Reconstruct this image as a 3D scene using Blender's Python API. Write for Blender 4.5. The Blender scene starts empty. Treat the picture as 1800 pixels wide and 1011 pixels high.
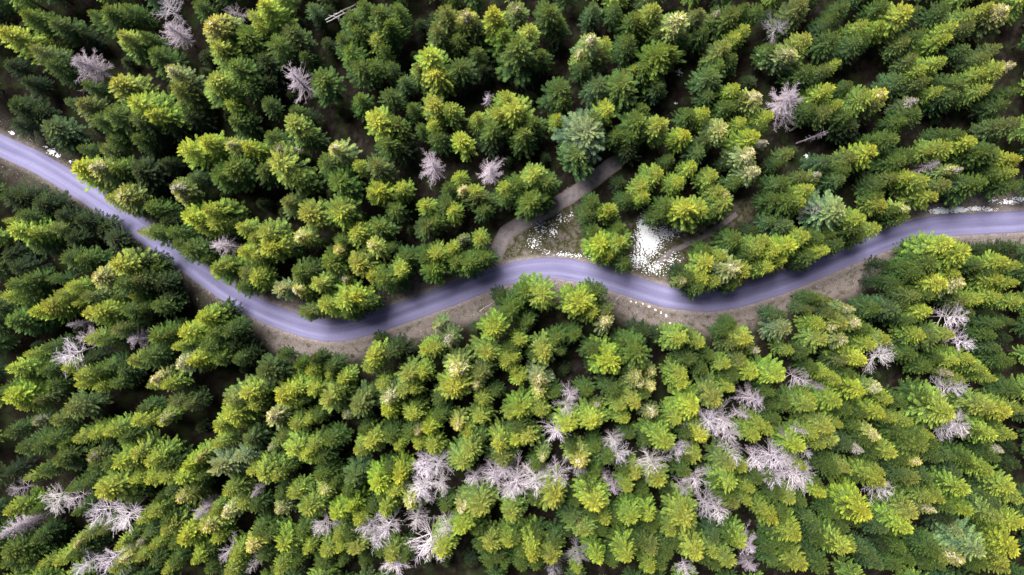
import bpy, math, random
import numpy as np, time as _t; _T0=_t.time()
from mathutils import Matrix, Vector, noise

random.seed(7)
rng = np.random.default_rng(7)
S = bpy.context.scene
COL = S.collection

# ------------------------------------------------------------------ camera
CAM_H, FPX, TILT = 232.0, 2088.0, 0.0122
cam_d = bpy.data.cameras.new('aerial_camera')
cam_d.sensor_width = 36.0
cam_d.lens = FPX / 1800 * 36.0
cam_d.clip_start = 1.0
cam_d.clip_end = 6000.0
cam = bpy.data.objects.new('aerial_camera', cam_d)
cam.location = (0, 0, CAM_H)
cam.rotation_euler = (-TILT, 0, 0)
COL.objects.link(cam)
S.camera = cam

# ------------------------------------------------------------------ sky and sun: bright overcast, light from high up
SUN_EL, SUN_AZ = math.radians(67), math.radians(322)     # azimuth clockwise from +Y
W = bpy.data.worlds.new('World'); S.world = W; W.use_nodes = True
wn = W.node_tree.nodes; wl = W.node_tree.links; wn.clear()
sky = wn.new('ShaderNodeTexSky'); sky.sky_type = 'NISHITA'; sky.sun_disc = False
sky.sun_elevation = SUN_EL; sky.sun_rotation = SUN_AZ; sky.air_density = 1.0; sky.dust_density = 3.0
bg = wn.new('ShaderNodeBackground'); bg.inputs[1].default_value = 0.042
wo = wn.new('ShaderNodeOutputWorld')
wl.new(sky.outputs[0], bg.inputs[0]); wl.new(bg.outputs[0], wo.inputs[0])
sun_d = bpy.data.lights.new('sun', 'SUN'); sun_d.energy = 3.7; sun_d.angle = math.radians(26)
sun_d.color = (1.0, 0.95, 0.87)
sun = bpy.data.objects.new('sun', sun_d); COL.objects.link(sun)
sdir = Vector((math.sin(SUN_AZ) * math.cos(SUN_EL), math.cos(SUN_AZ) * math.cos(SUN_EL), math.sin(SUN_EL)))
sun.rotation_euler = sdir.to_track_quat('Z', 'Y').to_euler()
S.view_settings.view_transform = 'Standard'; S.view_settings.look = 'None'
S.view_settings.gamma = 1.0; S.view_settings.use_curve_mapping = False
S.view_settings.exposure = 1.2
S.render.engine = 'CYCLES'
S.cycles.max_bounces = 6

# ------------------------------------------------------------------ helpers
def unproj(px, py, z=0.0):
    """where the photograph's pixel (1800 wide) meets height z"""
    dx, dy = (px - 900) / FPX, -(py - 505.5) / FPX
    c, s = math.cos(-TILT), math.sin(-TILT)
    wy, wz = dy * c + s, dy * s - c
    t = (CAM_H - z) / -wz
    return dx * t, wy * t

def proj(x, y, z):
    c, s = math.cos(TILT), math.sin(TILT)
    dz = z - CAM_H
    cy, cz = y * c - dz * s, y * s + dz * c
    return 900 + FPX * x / -cz, 505.5 - FPX * cy / -cz

def set_props(o, **k):
    for a, b in k.items():
        if b is not None:
            o[a] = b
    return o

def mesh_np(name, V, F, mat=None, cols=None, smooth=False, uv=None):
    """V (n,3), F (m,3) or (m,4) int array, cols per vertex (n,4)"""
    me = bpy.data.meshes.new(name)
    V = np.asarray(V, np.float32); F = np.asarray(F, np.int32)
    k = F.shape[1]
    me.vertices.add(len(V)); me.vertices.foreach_set('co', V.ravel())
    me.loops.add(F.size); me.loops.foreach_set('vertex_index', F.ravel())
    me.polygons.add(len(F)); me.polygons.foreach_set('loop_start', np.arange(0, F.size, k, dtype=np.int32))
    me.polygons.foreach_set('loop_total', np.full(len(F), k, np.int32))
    me.update(calc_edges=True)
    if cols is not None:
        a = me.color_attributes.new('tone', 'FLOAT_COLOR', 'POINT')
        a.data.foreach_set('color', np.asarray(cols, np.float32).ravel())
    if uv is not None:
        u = me.uv_layers.new(name='UVMap')
        u.data.foreach_set('uv', np.asarray(uv, np.float32)[F.ravel()].ravel())
    me.polygons.foreach_set('use_smooth', np.full(len(F), smooth))
    if mat:
        for m in (mat if isinstance(mat, (list, tuple)) else [mat]):
            me.materials.append(m)
    return me

def link(name, me, parent=None, loc=(0, 0, 0)):
    o = bpy.data.objects.new(name, me); COL.objects.link(o)
    o.location = loc
    if parent: o.parent = parent
    return o

class Soup:
    """collects triangles"""
    def __init__(s): s.v, s.f, s.c, s.n = [], [], [], 0
    def add(s, V, F, C=None):
        V = np.asarray(V, float).reshape(-1, 3)
        s.v.append(V); s.f.append(np.asarray(F, int) + s.n)
        s.c.append(np.ones((len(V), 4)) if C is None else np.asarray(C, float)); s.n += len(V)
    def out(s): return np.concatenate(s.v), np.concatenate(s.f), np.concatenate(s.c)
    def mesh(s, name, mat, smooth=False):
        V, F, C = s.out(); return mesh_np(name, V, F, mat, C, smooth)

def tube(sp, pts, radii, n=3, col=(1, 1, 1, 1)):
    pts = np.asarray(pts, float); m = len(pts)
    d = np.gradient(pts, axis=0); d /= np.linalg.norm(d, axis=1)[:, None] + 1e-9
    ref = np.array([0, 0, 1.0]) if abs(d[0][2]) < .8 else np.array([1.0, 0, 0])
    a = np.cross(d, ref); a /= np.linalg.norm(a, axis=1)[:, None] + 1e-9
    b = np.cross(d, a)
    th = np.arange(n) * 2 * math.pi / n
    r = np.asarray(radii, float)[:, None, None]
    V = pts[:, None, :] + r * (np.cos(th)[None, :, None] * a[:, None, :] + np.sin(th)[None, :, None] * b[:, None, :])
    F = []
    for i in range(m - 1):
        for j in range(n):
            p, q = i * n + j, i * n + (j + 1) % n
            F += [(p, q, q + n), (p, q + n, p + n)]
    for j in range(1, n - 1):
        F.append(((m - 1) * n, (m - 1) * n + j, (m - 1) * n + j + 1))
    sp.add(V.reshape(-1, 3), F, np.tile(col, (m * n, 1)))

# ------------------------------------------------------------------ materials
def new_mat(name):
    m = bpy.data.materials.new(name); m.use_nodes = True
    nt = m.node_tree; nt.nodes.clear()
    out = nt.nodes.new('ShaderNodeOutputMaterial')
    def N(t, **k):
        n = nt.nodes.new(t)
        for a, b in k.items():
            if a.startswith('i_'):
                key = a[2:]; key = int(key) if key.isdigit() else key.replace('_', ' ')
                n.inputs[key].default_value = b
            else: setattr(n, a, b)
        return n
    return m, nt, out, N, nt.links.new

def mixc(N, L, fac, a, b, mode='MIX'):
    n = N('ShaderNodeMix', data_type='RGBA', blend_type=mode)
    for sock, v in ((0, fac), (6, a), (7, b)):
        if isinstance(v, bpy.types.NodeSocket): L(v, n.inputs[sock])
        elif sock == 0: n.inputs[0].default_value = v
        else: n.inputs[sock].default_value = (*v, 1) if len(v) == 3 else v
    return n.outputs[2]

def ramp(N, L, src, lo, hi, a=0.0, b=1.0):
    n = N('ShaderNodeMapRange', clamp=True); L(src, n.inputs[0])
    n.inputs[1].default_value = lo; n.inputs[2].default_value = hi
    n.inputs[3].default_value = a; n.inputs[4].default_value = b
    return n.outputs[0]

def foliage(name, instanced):
    m, nt, out, N, L = new_mat(name)
    va = N('ShaderNodeAttribute', attribute_name='tone')
    if instanced:
        tint = N('ShaderNodeAttribute', attribute_name='tint', attribute_type='INSTANCER').outputs['Color']
    else:
        tint = N('ShaderNodeObjectInfo').outputs['Color']
    # tone.r = per-bough strength, tone.g = how young the shoot is
    sep = N('ShaderNodeSeparateColor'); L(va.outputs['Color'], sep.inputs[0])
    geo = N('ShaderNodeNewGeometry')
    nz = N('ShaderNodeTexNoise', i_Scale=1.7, i_Detail=3.0); L(geo.outputs['Position'], nz.inputs['Vector'])
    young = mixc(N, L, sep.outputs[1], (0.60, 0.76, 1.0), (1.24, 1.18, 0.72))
    c = mixc(N, L, 1.0, tint, young, 'MULTIPLY')
    # yellower needles at the top, purer green below, with crown shade painted in
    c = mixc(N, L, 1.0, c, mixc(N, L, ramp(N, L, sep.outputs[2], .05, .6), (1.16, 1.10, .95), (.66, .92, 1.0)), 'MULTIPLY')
    br = N('ShaderNodeMath', operation='MULTIPLY'); L(sep.outputs[0], br.inputs[0])
    L(ramp(N, L, nz.outputs[0], .3, .7, .78, 1.22), br.inputs[1])
    c = mixc(N, L, 1.0, c, br.outputs[0], 'MULTIPLY')
    p = N('ShaderNodeBsdfPrincipled', i_Roughness=.62); L(c, p.inputs['Base Color'])
    p.inputs['Specular IOR Level'].default_value = .25
    t = N('ShaderNodeBsdfTranslucent'); L(c, t.inputs[0])
    mx = N('ShaderNodeMixShader', i_Fac=.10); L(p.outputs[0], mx.inputs[1]); L(t.outputs[0], mx.inputs[2])
    L(mx.outputs[0], out.inputs[0])
    return m

def bark(name, c1, c2, scale=6.0, rough=.9, objcol=False):
    m, nt, out, N, L = new_mat(name)
    geo = N('ShaderNodeNewGeometry')
    nz = N('ShaderNodeTexNoise', i_Scale=scale, i_Detail=5.0); L(geo.outputs['Position'], nz.inputs['Vector'])
    c = mixc(N, L, ramp(N, L, nz.outputs[0], .35, .65), c1, c2)
    if objcol: c = mixc(N, L, 1.0, c, N('ShaderNodeObjectInfo').outputs['Color'], 'MULTIPLY')
    p = N('ShaderNodeBsdfPrincipled', i_Roughness=rough); L(c, p.inputs['Base Color'])
    p.inputs['Specular IOR Level'].default_value = .2
    bp = N('ShaderNodeBump', i_Strength=.4, i_Distance=.03); L(nz.outputs[0], bp.inputs['Height']); L(bp.outputs[0], p.inputs['Normal'])
    L(p.outputs[0], out.inputs[0])
    return m

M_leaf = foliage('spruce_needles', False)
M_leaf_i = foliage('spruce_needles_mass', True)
M_bark = bark('spruce_bark', (.09, .065, .05), (.17, .13, .11))
M_dead = bark('weathered_twigs', (.50, .44, .49), (.74, .68, .74), 3.0, objcol=True)
M_bare = bark('pale_bare_bark', (.47, .43, .46), (.74, .70, .74), 2.2, objcol=True)
M_cone = bark('cones_and_dry_shoots', (.56, .52, .42), (.80, .76, .68), 3.5, objcol=True)
M_log = bark('bleached_log', (.34, .31, .32), (.52, .48, .50), 3.0)

# ------------------------------------------------------------------ layout of road, track and path (photograph pixels on the ground)
ROAD = [(-420,40),(-330,82),(-250,120),(-170,162),(-80,211),(0,255),(60,283),(120,318),(180,357),(245,402),(300,440),(345,473),(400,511),(450,541),(500,562),(545,576),(583,582),
        (620,577),(665,565),(715,547),(783,522),(850,496),(900,480),(943,473),(985,472),(1033,481),(1083,495),(1133,511),(1183,524),
        (1233,529),(1270,527),(1310,518),(1360,502),(1417,480),(1483,451),(1550,424),(1600,408),(1645,398),(1710,394),(1800,389),(1900,383),(2000,376),(2120,366),(2250,350)]
TRACK = [(868,486),(868,462),(876,436),(890,411),(915,394),(948,378),(985,355),(1020,333),(1060,303),(1085,284)]
PATH = [(1150,470),(1173,447),(1200,433),(1233,418),(1262,400),(1295,376)]

def spline(pts, step=1.0):
    P = [Vector((*unproj(*p), 0)) for p in pts]; out = []
    for i in range(len(P) - 1):
        p0, p1, p2, p3 = P[max(i-1, 0)], P[i], P[i+1], P[min(i+2, len(P)-1)]
        n = max(2, int((p2 - p1).length / step))
        for k in range(n):
            t = k / n
            out.append(.5 * ((2*p1) + (p2-p0)*t + (2*p0-5*p1+4*p2-p3)*t*t + (3*p1-p0-3*p2+p3)*t**3))
    out.append(P[-1])
    return np.array([(p.x, p.y) for p in out])
road_l, track_l, path_l = spline(ROAD), spline(TRACK), spline(PATH, .6)

track_c = spline(TRACK[:9]); path_c = spline(PATH, .6)

def dist_to(line, X, Y):
    if np.ndim(X) == 0:
        a, d = line[:-1], line[1:] - line[:-1]; q = np.array([X, Y]) - a
        t = np.clip((q * d).sum(1) / ((d * d).sum(1) + 1e-9), 0, 1)[:, None]
        return np.array([math.sqrt(((q - t * d) ** 2).sum(1).min())])
    X = np.asarray(X, float); Y = np.asarray(Y, float)
    best = np.full(X.shape, 1e9)
    for a, b in zip(line[:-1], line[1:]):
        d = b - a; L2 = d @ d + 1e-9
        t = np.clip(((X - a[0]) * d[0] + (Y - a[1]) * d[1]) / L2, 0, 1)
        best = np.minimum(best, (X - a[0] - t * d[0])**2 + (Y - a[1] - t * d[1])**2)
    return np.sqrt(best)

CLEAR = [(862,476),(880,418),(950,385),(1010,355),(1050,385),(1090,415),(1105,385),(1135,378),(1190,395),(1255,375),(1320,345),(1330,375),(1270,415),(1215,460),(1205,508),(1130,490),(1050,465),(930,458)]
BELOW = [(455,585),(560,606),(650,594),(735,566),(800,552),(850,532),(880,532),(860,556),(770,584),(650,622),(560,636),(480,618)]
BELOW2 = [(1050,518),(1120,540),(1230,558),(1310,546),(1400,512),(1480,474),(1550,445),(1545,490),(1500,520),(1420,540),(1340,560),(1290,585),(1200,585),(1130,572),(1070,545)]
def poly_w(P): return [unproj(*p) for p in P]
def inside(P, X, Y):
    X = np.asarray(X, float); Y = np.asarray(Y, float); r = np.zeros(X.shape, bool)
    for (x1, y1), (x2, y2) in zip(P, P[1:] + P[:1]):
        c = ((y1 > Y) != (y2 > Y)) & (X < (x2 - x1) * (Y - y1) / (y2 - y1 + 1e-12) + x1)
        r ^= c
    return r
clear_w, below_w, below2_w = poly_w(CLEAR), poly_w(BELOW), poly_w(BELOW2)

def bump_z(x, y):
    return 1.1 * noise.noise(Vector((x * .045, y * .045, 3.1))) + .22 * noise.noise(Vector((x * .35, y * .35, 9.7)))

# ------------------------------------------------------------------ ground
def ss(x, a, b):
    t = np.clip((x - a) / (b - a), 0, 1); return t * t * (3 - 2 * t)
xs = np.concatenate([[-3000, -1200, -500, -220], np.arange(-140, 140.1, .55), [220, 500, 1200, 3000]])
ys = np.concatenate([[-3000, -1200, -500, -180], np.arange(-92, 92.1, .55), [180, 500, 1200, 3000]])
GX, GY = np.meshgrid(xs, ys)
dr = np.full(GX.shape, 50.0); dt = dr.copy()
core = (abs(GX) < 141) & (abs(GY) < 93)
dr[core] = dist_to(road_l[::2], GX[core], GY[core]); dt[core] = np.minimum(dist_to(track_l, GX[core], GY[core]), dist_to(path_l, GX[core], GY[core]) + 1.2)
opn = np.zeros(GX.shape)
opn[core] = inside(clear_w, GX[core], GY[core]).astype(float)
low = np.zeros(GX.shape); low[core] = (inside(below_w, GX[core], GY[core]) | inside(below2_w, GX[core], GY[core])).astype(float)
k = np.array([1, 4, 6, 4, 1.]) / 16
for _ in range(2):
    low = np.apply_along_axis(lambda r: np.convolve(r, k, 'same'), 0, low); low = np.apply_along_axis(lambda r: np.convolve(r, k, 'same'), 1, low)
    opn = np.apply_along_axis(lambda r: np.convolve(r, k, 'same'), 0, opn); opn = np.apply_along_axis(lambda r: np.convolve(r, k, 'same'), 1, opn)
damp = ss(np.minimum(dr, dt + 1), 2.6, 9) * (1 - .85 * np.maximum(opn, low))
Z = np.array([bump_z(x, y) if abs(x) < 200 and abs(y) < 200 else 0. for x, y in zip(GX.ravel(), GY.ravel())]).reshape(GX.shape)
fine = np.array([noise.noise(Vector((x * 1.1, y * 1.1, 1.7))) if abs(x) < 200 and abs(y) < 200 else 0. for x, y in zip(GX.ravel(), GY.ravel())]).reshape(GX.shape)
Z = Z * damp + .07 * fine * ss(np.minimum(dr, dt + 1.2), 2.4, 4.0) - .35 * ss(dr, 2.4, 3.6) * (1 - ss(dr, 3.6, 5.5)) * .25
Z = np.where(dr < 2.6, -.03, Z); Z = np.where((dt < 1.9) & (dr >= 2.6), np.minimum(Z, 0) * .3 - .02, Z)
left_shade = 1 - .72 * (1 - ss(GX, -58., -44.))          # shade of the left stretch painted into the verge and gravel colour
verge = np.clip((1 - ss(dr, 3.5, 8.5)) * .9 + .25 * fine, 0, 1) * left_shade
verge = np.maximum(verge, low)
GC = np.stack([verge, opn, (1 - ss(dr, 2.3, 3.1)) * (.3 + .7 * left_shade), 1 - ss(dt, .9, 1.6)], -1).reshape(-1, 4)
nx, ny = len(xs), len(ys)
idx = np.arange(nx * ny).reshape(ny, nx)
GF = np.stack([idx[:-1, :-1], idx[:-1, 1:], idx[1:, 1:], idx[1:, :-1]], -1).reshape(-1, 4)

def ground_mat():
    m, nt, out, N, L = new_mat('forest_ground')
    geo = N('ShaderNodeNewGeometry'); P = geo.outputs['Position']
    at = N('ShaderNodeAttribute', attribute_name='tone'); sep = N('ShaderNodeSeparateColor'); L(at.outputs['Color'], sep.inputs[0])
    def nz(s, d=4.0, dist=0.0):
        n = N('ShaderNodeTexNoise', i_Scale=s, i_Detail=d, i_Distortion=dist); L(P, n.inputs['Vector']); return n.outputs[0]
    n1, n2, n3, n4 = nz(.35), nz(2.4, 6), nz(9.0, 3), nz(.9, 5, .6)
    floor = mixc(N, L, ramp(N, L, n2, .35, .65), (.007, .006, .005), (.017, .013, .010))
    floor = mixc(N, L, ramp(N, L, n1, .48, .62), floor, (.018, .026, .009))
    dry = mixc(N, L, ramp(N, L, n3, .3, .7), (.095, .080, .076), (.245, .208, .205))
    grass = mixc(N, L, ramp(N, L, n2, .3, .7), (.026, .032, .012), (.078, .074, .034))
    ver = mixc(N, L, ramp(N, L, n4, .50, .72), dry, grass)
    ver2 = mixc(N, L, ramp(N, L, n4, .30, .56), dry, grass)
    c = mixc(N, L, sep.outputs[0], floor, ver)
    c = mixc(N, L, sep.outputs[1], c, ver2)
    grav = mixc(N, L, ramp(N, L, n3, .35, .65), (.18, .15, .145), (.36, .31, .32))
    sh = N('ShaderNodeMath', operation='MULTIPLY'); L(sep.outputs[2], sh.inputs[0]); L(ramp(N, L, n4, .35, .6, .35, 1), sh.inputs[1])
    c = mixc(N, L, sh.outputs[0], c, grav)
    c = mixc(N, L, at.outputs['Alpha'], c, mixc(N, L, .35, dry, grav))
    p = N('ShaderNodeBsdfPrincipled', i_Roughness=.95); L(c, p.inputs['Base Color']); p.inputs['Specular IOR Level'].default_value = .1
    bp = N('ShaderNodeBump', i_Strength=.7, i_Distance=.12); L(n3, bp.inputs['Height']); L(bp.outputs[0], p.inputs['Normal'])
    L(p.outputs[0], out.inputs[0]); return m
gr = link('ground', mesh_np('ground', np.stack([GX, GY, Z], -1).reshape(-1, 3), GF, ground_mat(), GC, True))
gr['kind'] = 'structure'
def ground_z(x, y):
    if abs(x) > 139 or abs(y) > 91: return 0.
    i = int((x + 140) / .55) + 4; j = int((y + 92) / .55) + 4
    return float(Z[min(j, ny-1), min(i, nx-1)])

# ------------------------------------------------------------------ road, track, path sheets
def ribbon(line, half, z, nacross=9, edge=.12, seed=0.0, crown=.05):
    t = np.gradient(line, axis=0); t /= np.linalg.norm(t, axis=1)[:, None]
    nr = np.stack([-t[:, 1], t[:, 0]], 1); s = np.concatenate([[0], np.cumsum(np.linalg.norm(np.diff(line, axis=0), axis=1))])
    V, UV = [], []
    for i, (p, q) in enumerate(zip(line, nr)):
        el = half + edge * (noise.noise(Vector((s[i] * .5, seed, 0))) + .6 * noise.noise(Vector((s[i] * 1.9, seed, 4))))
        er = half + edge * (noise.noise(Vector((s[i] * .5, seed, 9))) + .6 * noise.noise(Vector((s[i] * 1.9, seed, 7))))
        for j in range(nacross):
            v = -1 + 2 * j / (nacross - 1); w = v * (er if v < 0 else el)
            V.append((p[0] + q[0] * w, p[1] + q[1] * w, z + crown * (1 - v * v))); UV.append((s[i], v))
    n = len(line); id_ = np.arange(n * nacross).reshape(n, nacross)
    F = np.stack([id_[:-1, :-1], id_[1:, :-1], id_[1:, 1:], id_[:-1, 1:]], -1).reshape(-1, 4)[:, ::-1]
    return V, F, UV

def road_mat():
    m, nt, out, N, L = new_mat('worn_asphalt')
    uv = N('ShaderNodeUVMap', uv_map='UVMap'); sx = N('ShaderNodeSeparateXYZ'); L(uv.outputs[0], sx.inputs[0])
    mp = N('ShaderNodeMapping'); mp.inputs['Scale'].default_value = (.045, 2.4, 1); L(uv.outputs[0], mp.inputs[0])
    st = N('ShaderNodeTexNoise', i_Scale=1.0, i_Detail=5.0); L(mp.outputs[0], st.inputs['Vector'])
    geo = N('ShaderNodeNewGeometry')
    b1 = N('ShaderNodeTexNoise', i_Scale=.22, i_Detail=4.0); L(geo.outputs['Position'], b1.inputs['Vector'])
    b2 = N('ShaderNodeTexNoise', i_Scale=5.0, i_Detail=5.0); L(geo.outputs['Position'], b2.inputs['Vector'])
    b3 = N('ShaderNodeTexNoise', i_Scale=26.0, i_Detail=2.0); L(geo.outputs['Position'], b3.inputs['Vector'])
    c = mixc(N, L, ramp(N, L, st.outputs[0], .32, .68), (.108, .104, .225), (.205, .197, .370))
    c = mixc(N, L, ramp(N, L, b1.outputs[0], .35, .7, 0, .5), c, (.21, .205, .37))
    # worn wheel lines: |v| about 0.42
    ab = N('ShaderNodeMath', operation='ABSOLUTE'); L(sx.outputs[1], ab.inputs[0])
    d = N('ShaderNodeMath', operation='SUBTRACT', i_1=.45); L(ab.outputs[0], d.inputs[0])
    ad = N('ShaderNodeMath', operation='ABSOLUTE'); L(d.outputs[0], ad.inputs[0])
    c = mixc(N, L, ramp(N, L, ad.outputs[0], .0, .24, .55, 0), c, (.265, .255, .43))
    c = mixc(N, L, ramp(N, L, ab.outputs[0], .0, .2, .4, 0), c, (.115, .110, .23))
    # dusty crumbling rim
    c = mixc(N, L, ramp(N, L, ab.outputs[0], .86, 1.0, 0, .65), c, (.12, .10, .115))
    c = mixc(N, L, ramp(N, L, b2.outputs[0], .42, .75, 0, .3), c, (.085, .078, .12))
    c = mixc(N, L, ramp(N, L, b3.outputs[0], .4, .7, 0, .35), c, (.25, .24, .37))
    # hairline cracks
    wv = N('ShaderNodeTexVoronoi', feature='DISTANCE_TO_EDGE', i_Scale=.35)
    nzv = N('ShaderNodeTexNoise', i_Scale=1.3, i_Detail=4.0); L(geo.outputs['Position'], nzv.inputs['Vector'])
    ad2 = N('ShaderNodeMix', data_type='VECTOR'); ad2.inputs[0].default_value = .25
    L(geo.outputs['Position'], ad2.inputs[4]); L(nzv.outputs['Color'], ad2.inputs[5]); L(ad2.outputs[1], wv.inputs['Vector'])
    ck = N('ShaderNodeMath', operation='MULTIPLY'); L(ramp(N, L, wv.outputs[0], .0, .012, 1, 0), ck.inputs[0]); L(ramp(N, L, b1.outputs[0], .52, .66, 0, .35), ck.inputs[1])
    c = mixc(N, L, ck.outputs[0], c, (.05, .045, .06))
    p = N('ShaderNodeBsdfPrincipled', i_Roughness=.85); L(c, p.inputs['Base Color']); p.inputs['Specular IOR Level'].default_value = .3
    bp = N('ShaderNodeBump', i_Strength=.35, i_Distance=.02); L(b3.outputs[0], bp.inputs['Height']); L(bp.outputs[0], p.inputs['Normal'])
    L(p.outputs[0], out.inputs[0]); return m
V, F, UV = ribbon(road_l, 2.12, .03, 15, .13, 1.0)
set_props(link('road', mesh_np('road', V, F, road_mat(), smooth=True, uv=UV)), kind='structure')

def dirt_mat(name, a, b, ruts):
    m, nt, out, N, L = new_mat(name)
    uv = N('ShaderNodeUVMap', uv_map='UVMap'); sx = N('ShaderNodeSeparateXYZ'); L(uv.outputs[0], sx.inputs[0])
    geo = N('ShaderNodeNewGeometry')
    n1 = N('ShaderNodeTexNoise', i_Scale=1.1, i_Detail=5.0); L(geo.outputs['Position'], n1.inputs['Vector'])
    n2 = N('ShaderNodeTexNoise', i_Scale=12.0, i_Detail=4.0); L(geo.outputs['Position'], n2.inputs['Vector'])
    c = mixc(N, L, ramp(N, L, n2.outputs[0], .32, .68), a, b)
    c = mixc(N, L, ramp(N, L, n1.outputs[0], .42, .66, 0, .6), c, (.11, .09, .085))
    ab = N('ShaderNodeMath', operation='ABSOLUTE'); L(sx.outputs[1], ab.inputs[0])
    if ruts:
        d = N('ShaderNodeMath', operation='SUBTRACT', i_1=.5); L(ab.outputs[0], d.inputs[0])
        ad = N('ShaderNodeMath', operation='ABSOLUTE'); L(d.outputs[0], ad.inputs[0])
        c = mixc(N, L, ramp(N, L, ad.outputs[0], .05, .3, .5, 0), c, (.21, .18, .20))
    c = mixc(N, L, ramp(N, L, ab.outputs[0], .6, 1, 0, .7), c, (.15, .125, .11))
    p = N('ShaderNodeBsdfPrincipled', i_Roughness=.95); L(c, p.inputs['Base Color']); p.inputs['Specular IOR Level'].default_value = .1
    bp = N('ShaderNodeBump', i_Strength=.6, i_Distance=.06); L(n2.outputs[0], bp.inputs['Height']); L(bp.outputs[0], p.inputs['Normal'])
    L(p.outputs[0], out.inputs[0]); return m
V, F, UV = ribbon(track_l, 1.5, .012, 9, .3, 5.0, .03)
set_props(link('dirt_track', mesh_np('dirt_track', V, F, dirt_mat('track_dirt', (.165, .145, .160), (.31, .28, .305), True), smooth=True, uv=UV)), kind='structure')
V, F, UV = ribbon(path_l, .5, .02, 5, .14, 8.0, .02)
set_props(link('footpath', mesh_np('footpath', V, F, dirt_mat('path_dirt', (.14, .12, .13), (.27, .24, .26), False), smooth=True, uv=UV)), kind='structure')

# ------------------------------------------------------------------ crown builders
def kites(sp, P, D, U, ln, wd, col):
    """many leaf-like kites: base P, direction D, side U, length ln, width wd; col (n,4)"""
    n = len(P); ln = ln[:, None]; wd = wd[:, None]
    a = P; b = P + D * ln * .45 + U * wd * .5; c = P + D * ln; d = P + D * ln * .45 - U * wd * .5
    V = np.stack([a, b, c, d], 1).reshape(-1, 3)
    i = np.arange(n)[:, None] * 4
    F = np.concatenate([i + [0, 1, 2], i + [0, 2, 3]], 0)
    sp.add(V, F, np.repeat(col, 4, 0))

def norm(v): return v / (np.linalg.norm(v, axis=-1, keepdims=True) + 1e-9)

def boughs(r, h, R, base, spacing, per, shape=.8, irregular=.2):
    """yield (spine points, t) for every bough of a spruce"""
    z = h - .25
    ph = r.random() * 6
    lob = r.normal(0, 1, 3)
    while z > base:
        t = (h - z) / (h - base)
        prof = R * (t ** shape) * (1.0 if t < .8 else 1 - (t - .8) * 1.2) + .12
        k = max(3, int(per * (.75 if t < .1 else 1)))
        for j in range(k):
            az = ph + j * 2 * math.pi / k + r.normal(0, .18)
            asym = 1 + 1.5 * irregular * (.6 * math.sin(az + lob[0]) * .5 + .4 * math.sin(2 * az + lob[1]))
            Lb = prof * asym * r.uniform(.58, 1.18)
            el = math.radians(48 * (1 - t) ** 2.5 - 14 * t + r.normal(0, 4))
            s = np.linspace(0, 1, 6)
            hx = Lb * s * math.cos(el)
            zz = z + r.normal(0, .06) + Lb * (s * math.sin(el) - .16 * t * np.sin(s * math.pi) + .10 * s ** 3)
            yaw = az + .12 * r.normal() * s
            yield np.stack([hx * np.cos(yaw), hx * np.sin(yaw), zz], 1), t, Lb, az
        ph += 2.4
        z -= spacing * r.uniform(.8, 1.2) * (.75 + .5 * t)

def spruce_crown(seed, h=22., R=3.1, base=4., spacing=.52, per=8, tw=.125, shape=.8, dense=1.0, twig=1.0):
    r = np.random.default_rng(seed); sp = Soup()
    for pts, t, Lb, az in boughs(r, h, R, base, spacing, per, shape):
        n = max(3, int(Lb / tw))
        s = (np.arange(n) + r.random(n) * .8) / n
        s = np.clip(.10 + .9 * s, 0, .99)
        f = s * 5; i = np.minimum(f.astype(int), 4); w = (f - i)[:, None]
        P = pts[i] * (1 - w) + pts[i + 1] * w
        D = norm(pts[i + 1] - pts[i]); up = np.array([0, 0, 1.]); side = norm(np.cross(D, up))
        tone = r.uniform(.62, 1.32)
        for sg in (-1, 1):
            a = np.radians(r.uniform(38, 62, n))[:, None]
            d2 = norm(D * np.cos(a) + sg * side * np.sin(a) + up * r.normal(-.10, .14, n)[:, None])
            ln = (.24 + .34 * Lb * np.sqrt(np.clip(1 - s, 0, 1)) * (.35 + s)) * r.uniform(.7, 1.25, n) * .42 * twig
            wd = r.uniform(.065, .13, n) * (.8 + .25 * min(Lb, 2))
            u2 = norm(np.cross(d2, up) + r.normal(0, .35, (n, 3)))
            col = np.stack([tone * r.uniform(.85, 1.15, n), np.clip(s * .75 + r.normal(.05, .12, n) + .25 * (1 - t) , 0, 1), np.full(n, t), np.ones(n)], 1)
            kites(sp, P + r.normal(0, .03, (n, 3)), d2, u2, ln, wd, col)
            if dense > .6:        # shoots standing or hanging off the side twigs
                m = n if dense >= 1 else n // 2
                q = r.choice(n, m, replace=False)
                Q = P[q] + d2[q] * (ln[q] * r.uniform(.35, .7, m))[:, None]
                d3 = norm(d2[q] + .9 * D[q] + up * r.normal(-.05, .45, m)[:, None])
                u3 = norm(np.cross(d3, up) + r.normal(0, .6, (m, 3)))
                c3 = col[q].copy(); c3[:, 0] *= r.uniform(.85, 1.2, m)
                kites(sp, Q, d3, u3, ln[q] * .75, wd[q] * .85, c3)
        # bough tip
        kites(sp, pts[4:5] + 0, norm(pts[5:6] - pts[4:5]), norm(np.cross(norm(pts[5:6] - pts[4:5]), [[0, 0, 1.]])), np.array([.5 + .1 * Lb]), np.array([.22]), np.array([[tone * 1.1, 1, t, 1]]))
    # leader
    for a in range(3):
        u = np.array([[math.cos(a * 1.05), math.sin(a * 1.05), 0]])
        kites(sp, np.array([[0, 0, h - .9]]), np.array([[0, 0, 1.]]), u, np.array([1.1]), np.array([.22]), np.array([[1, .9, 0, 1]]))
    return sp

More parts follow.
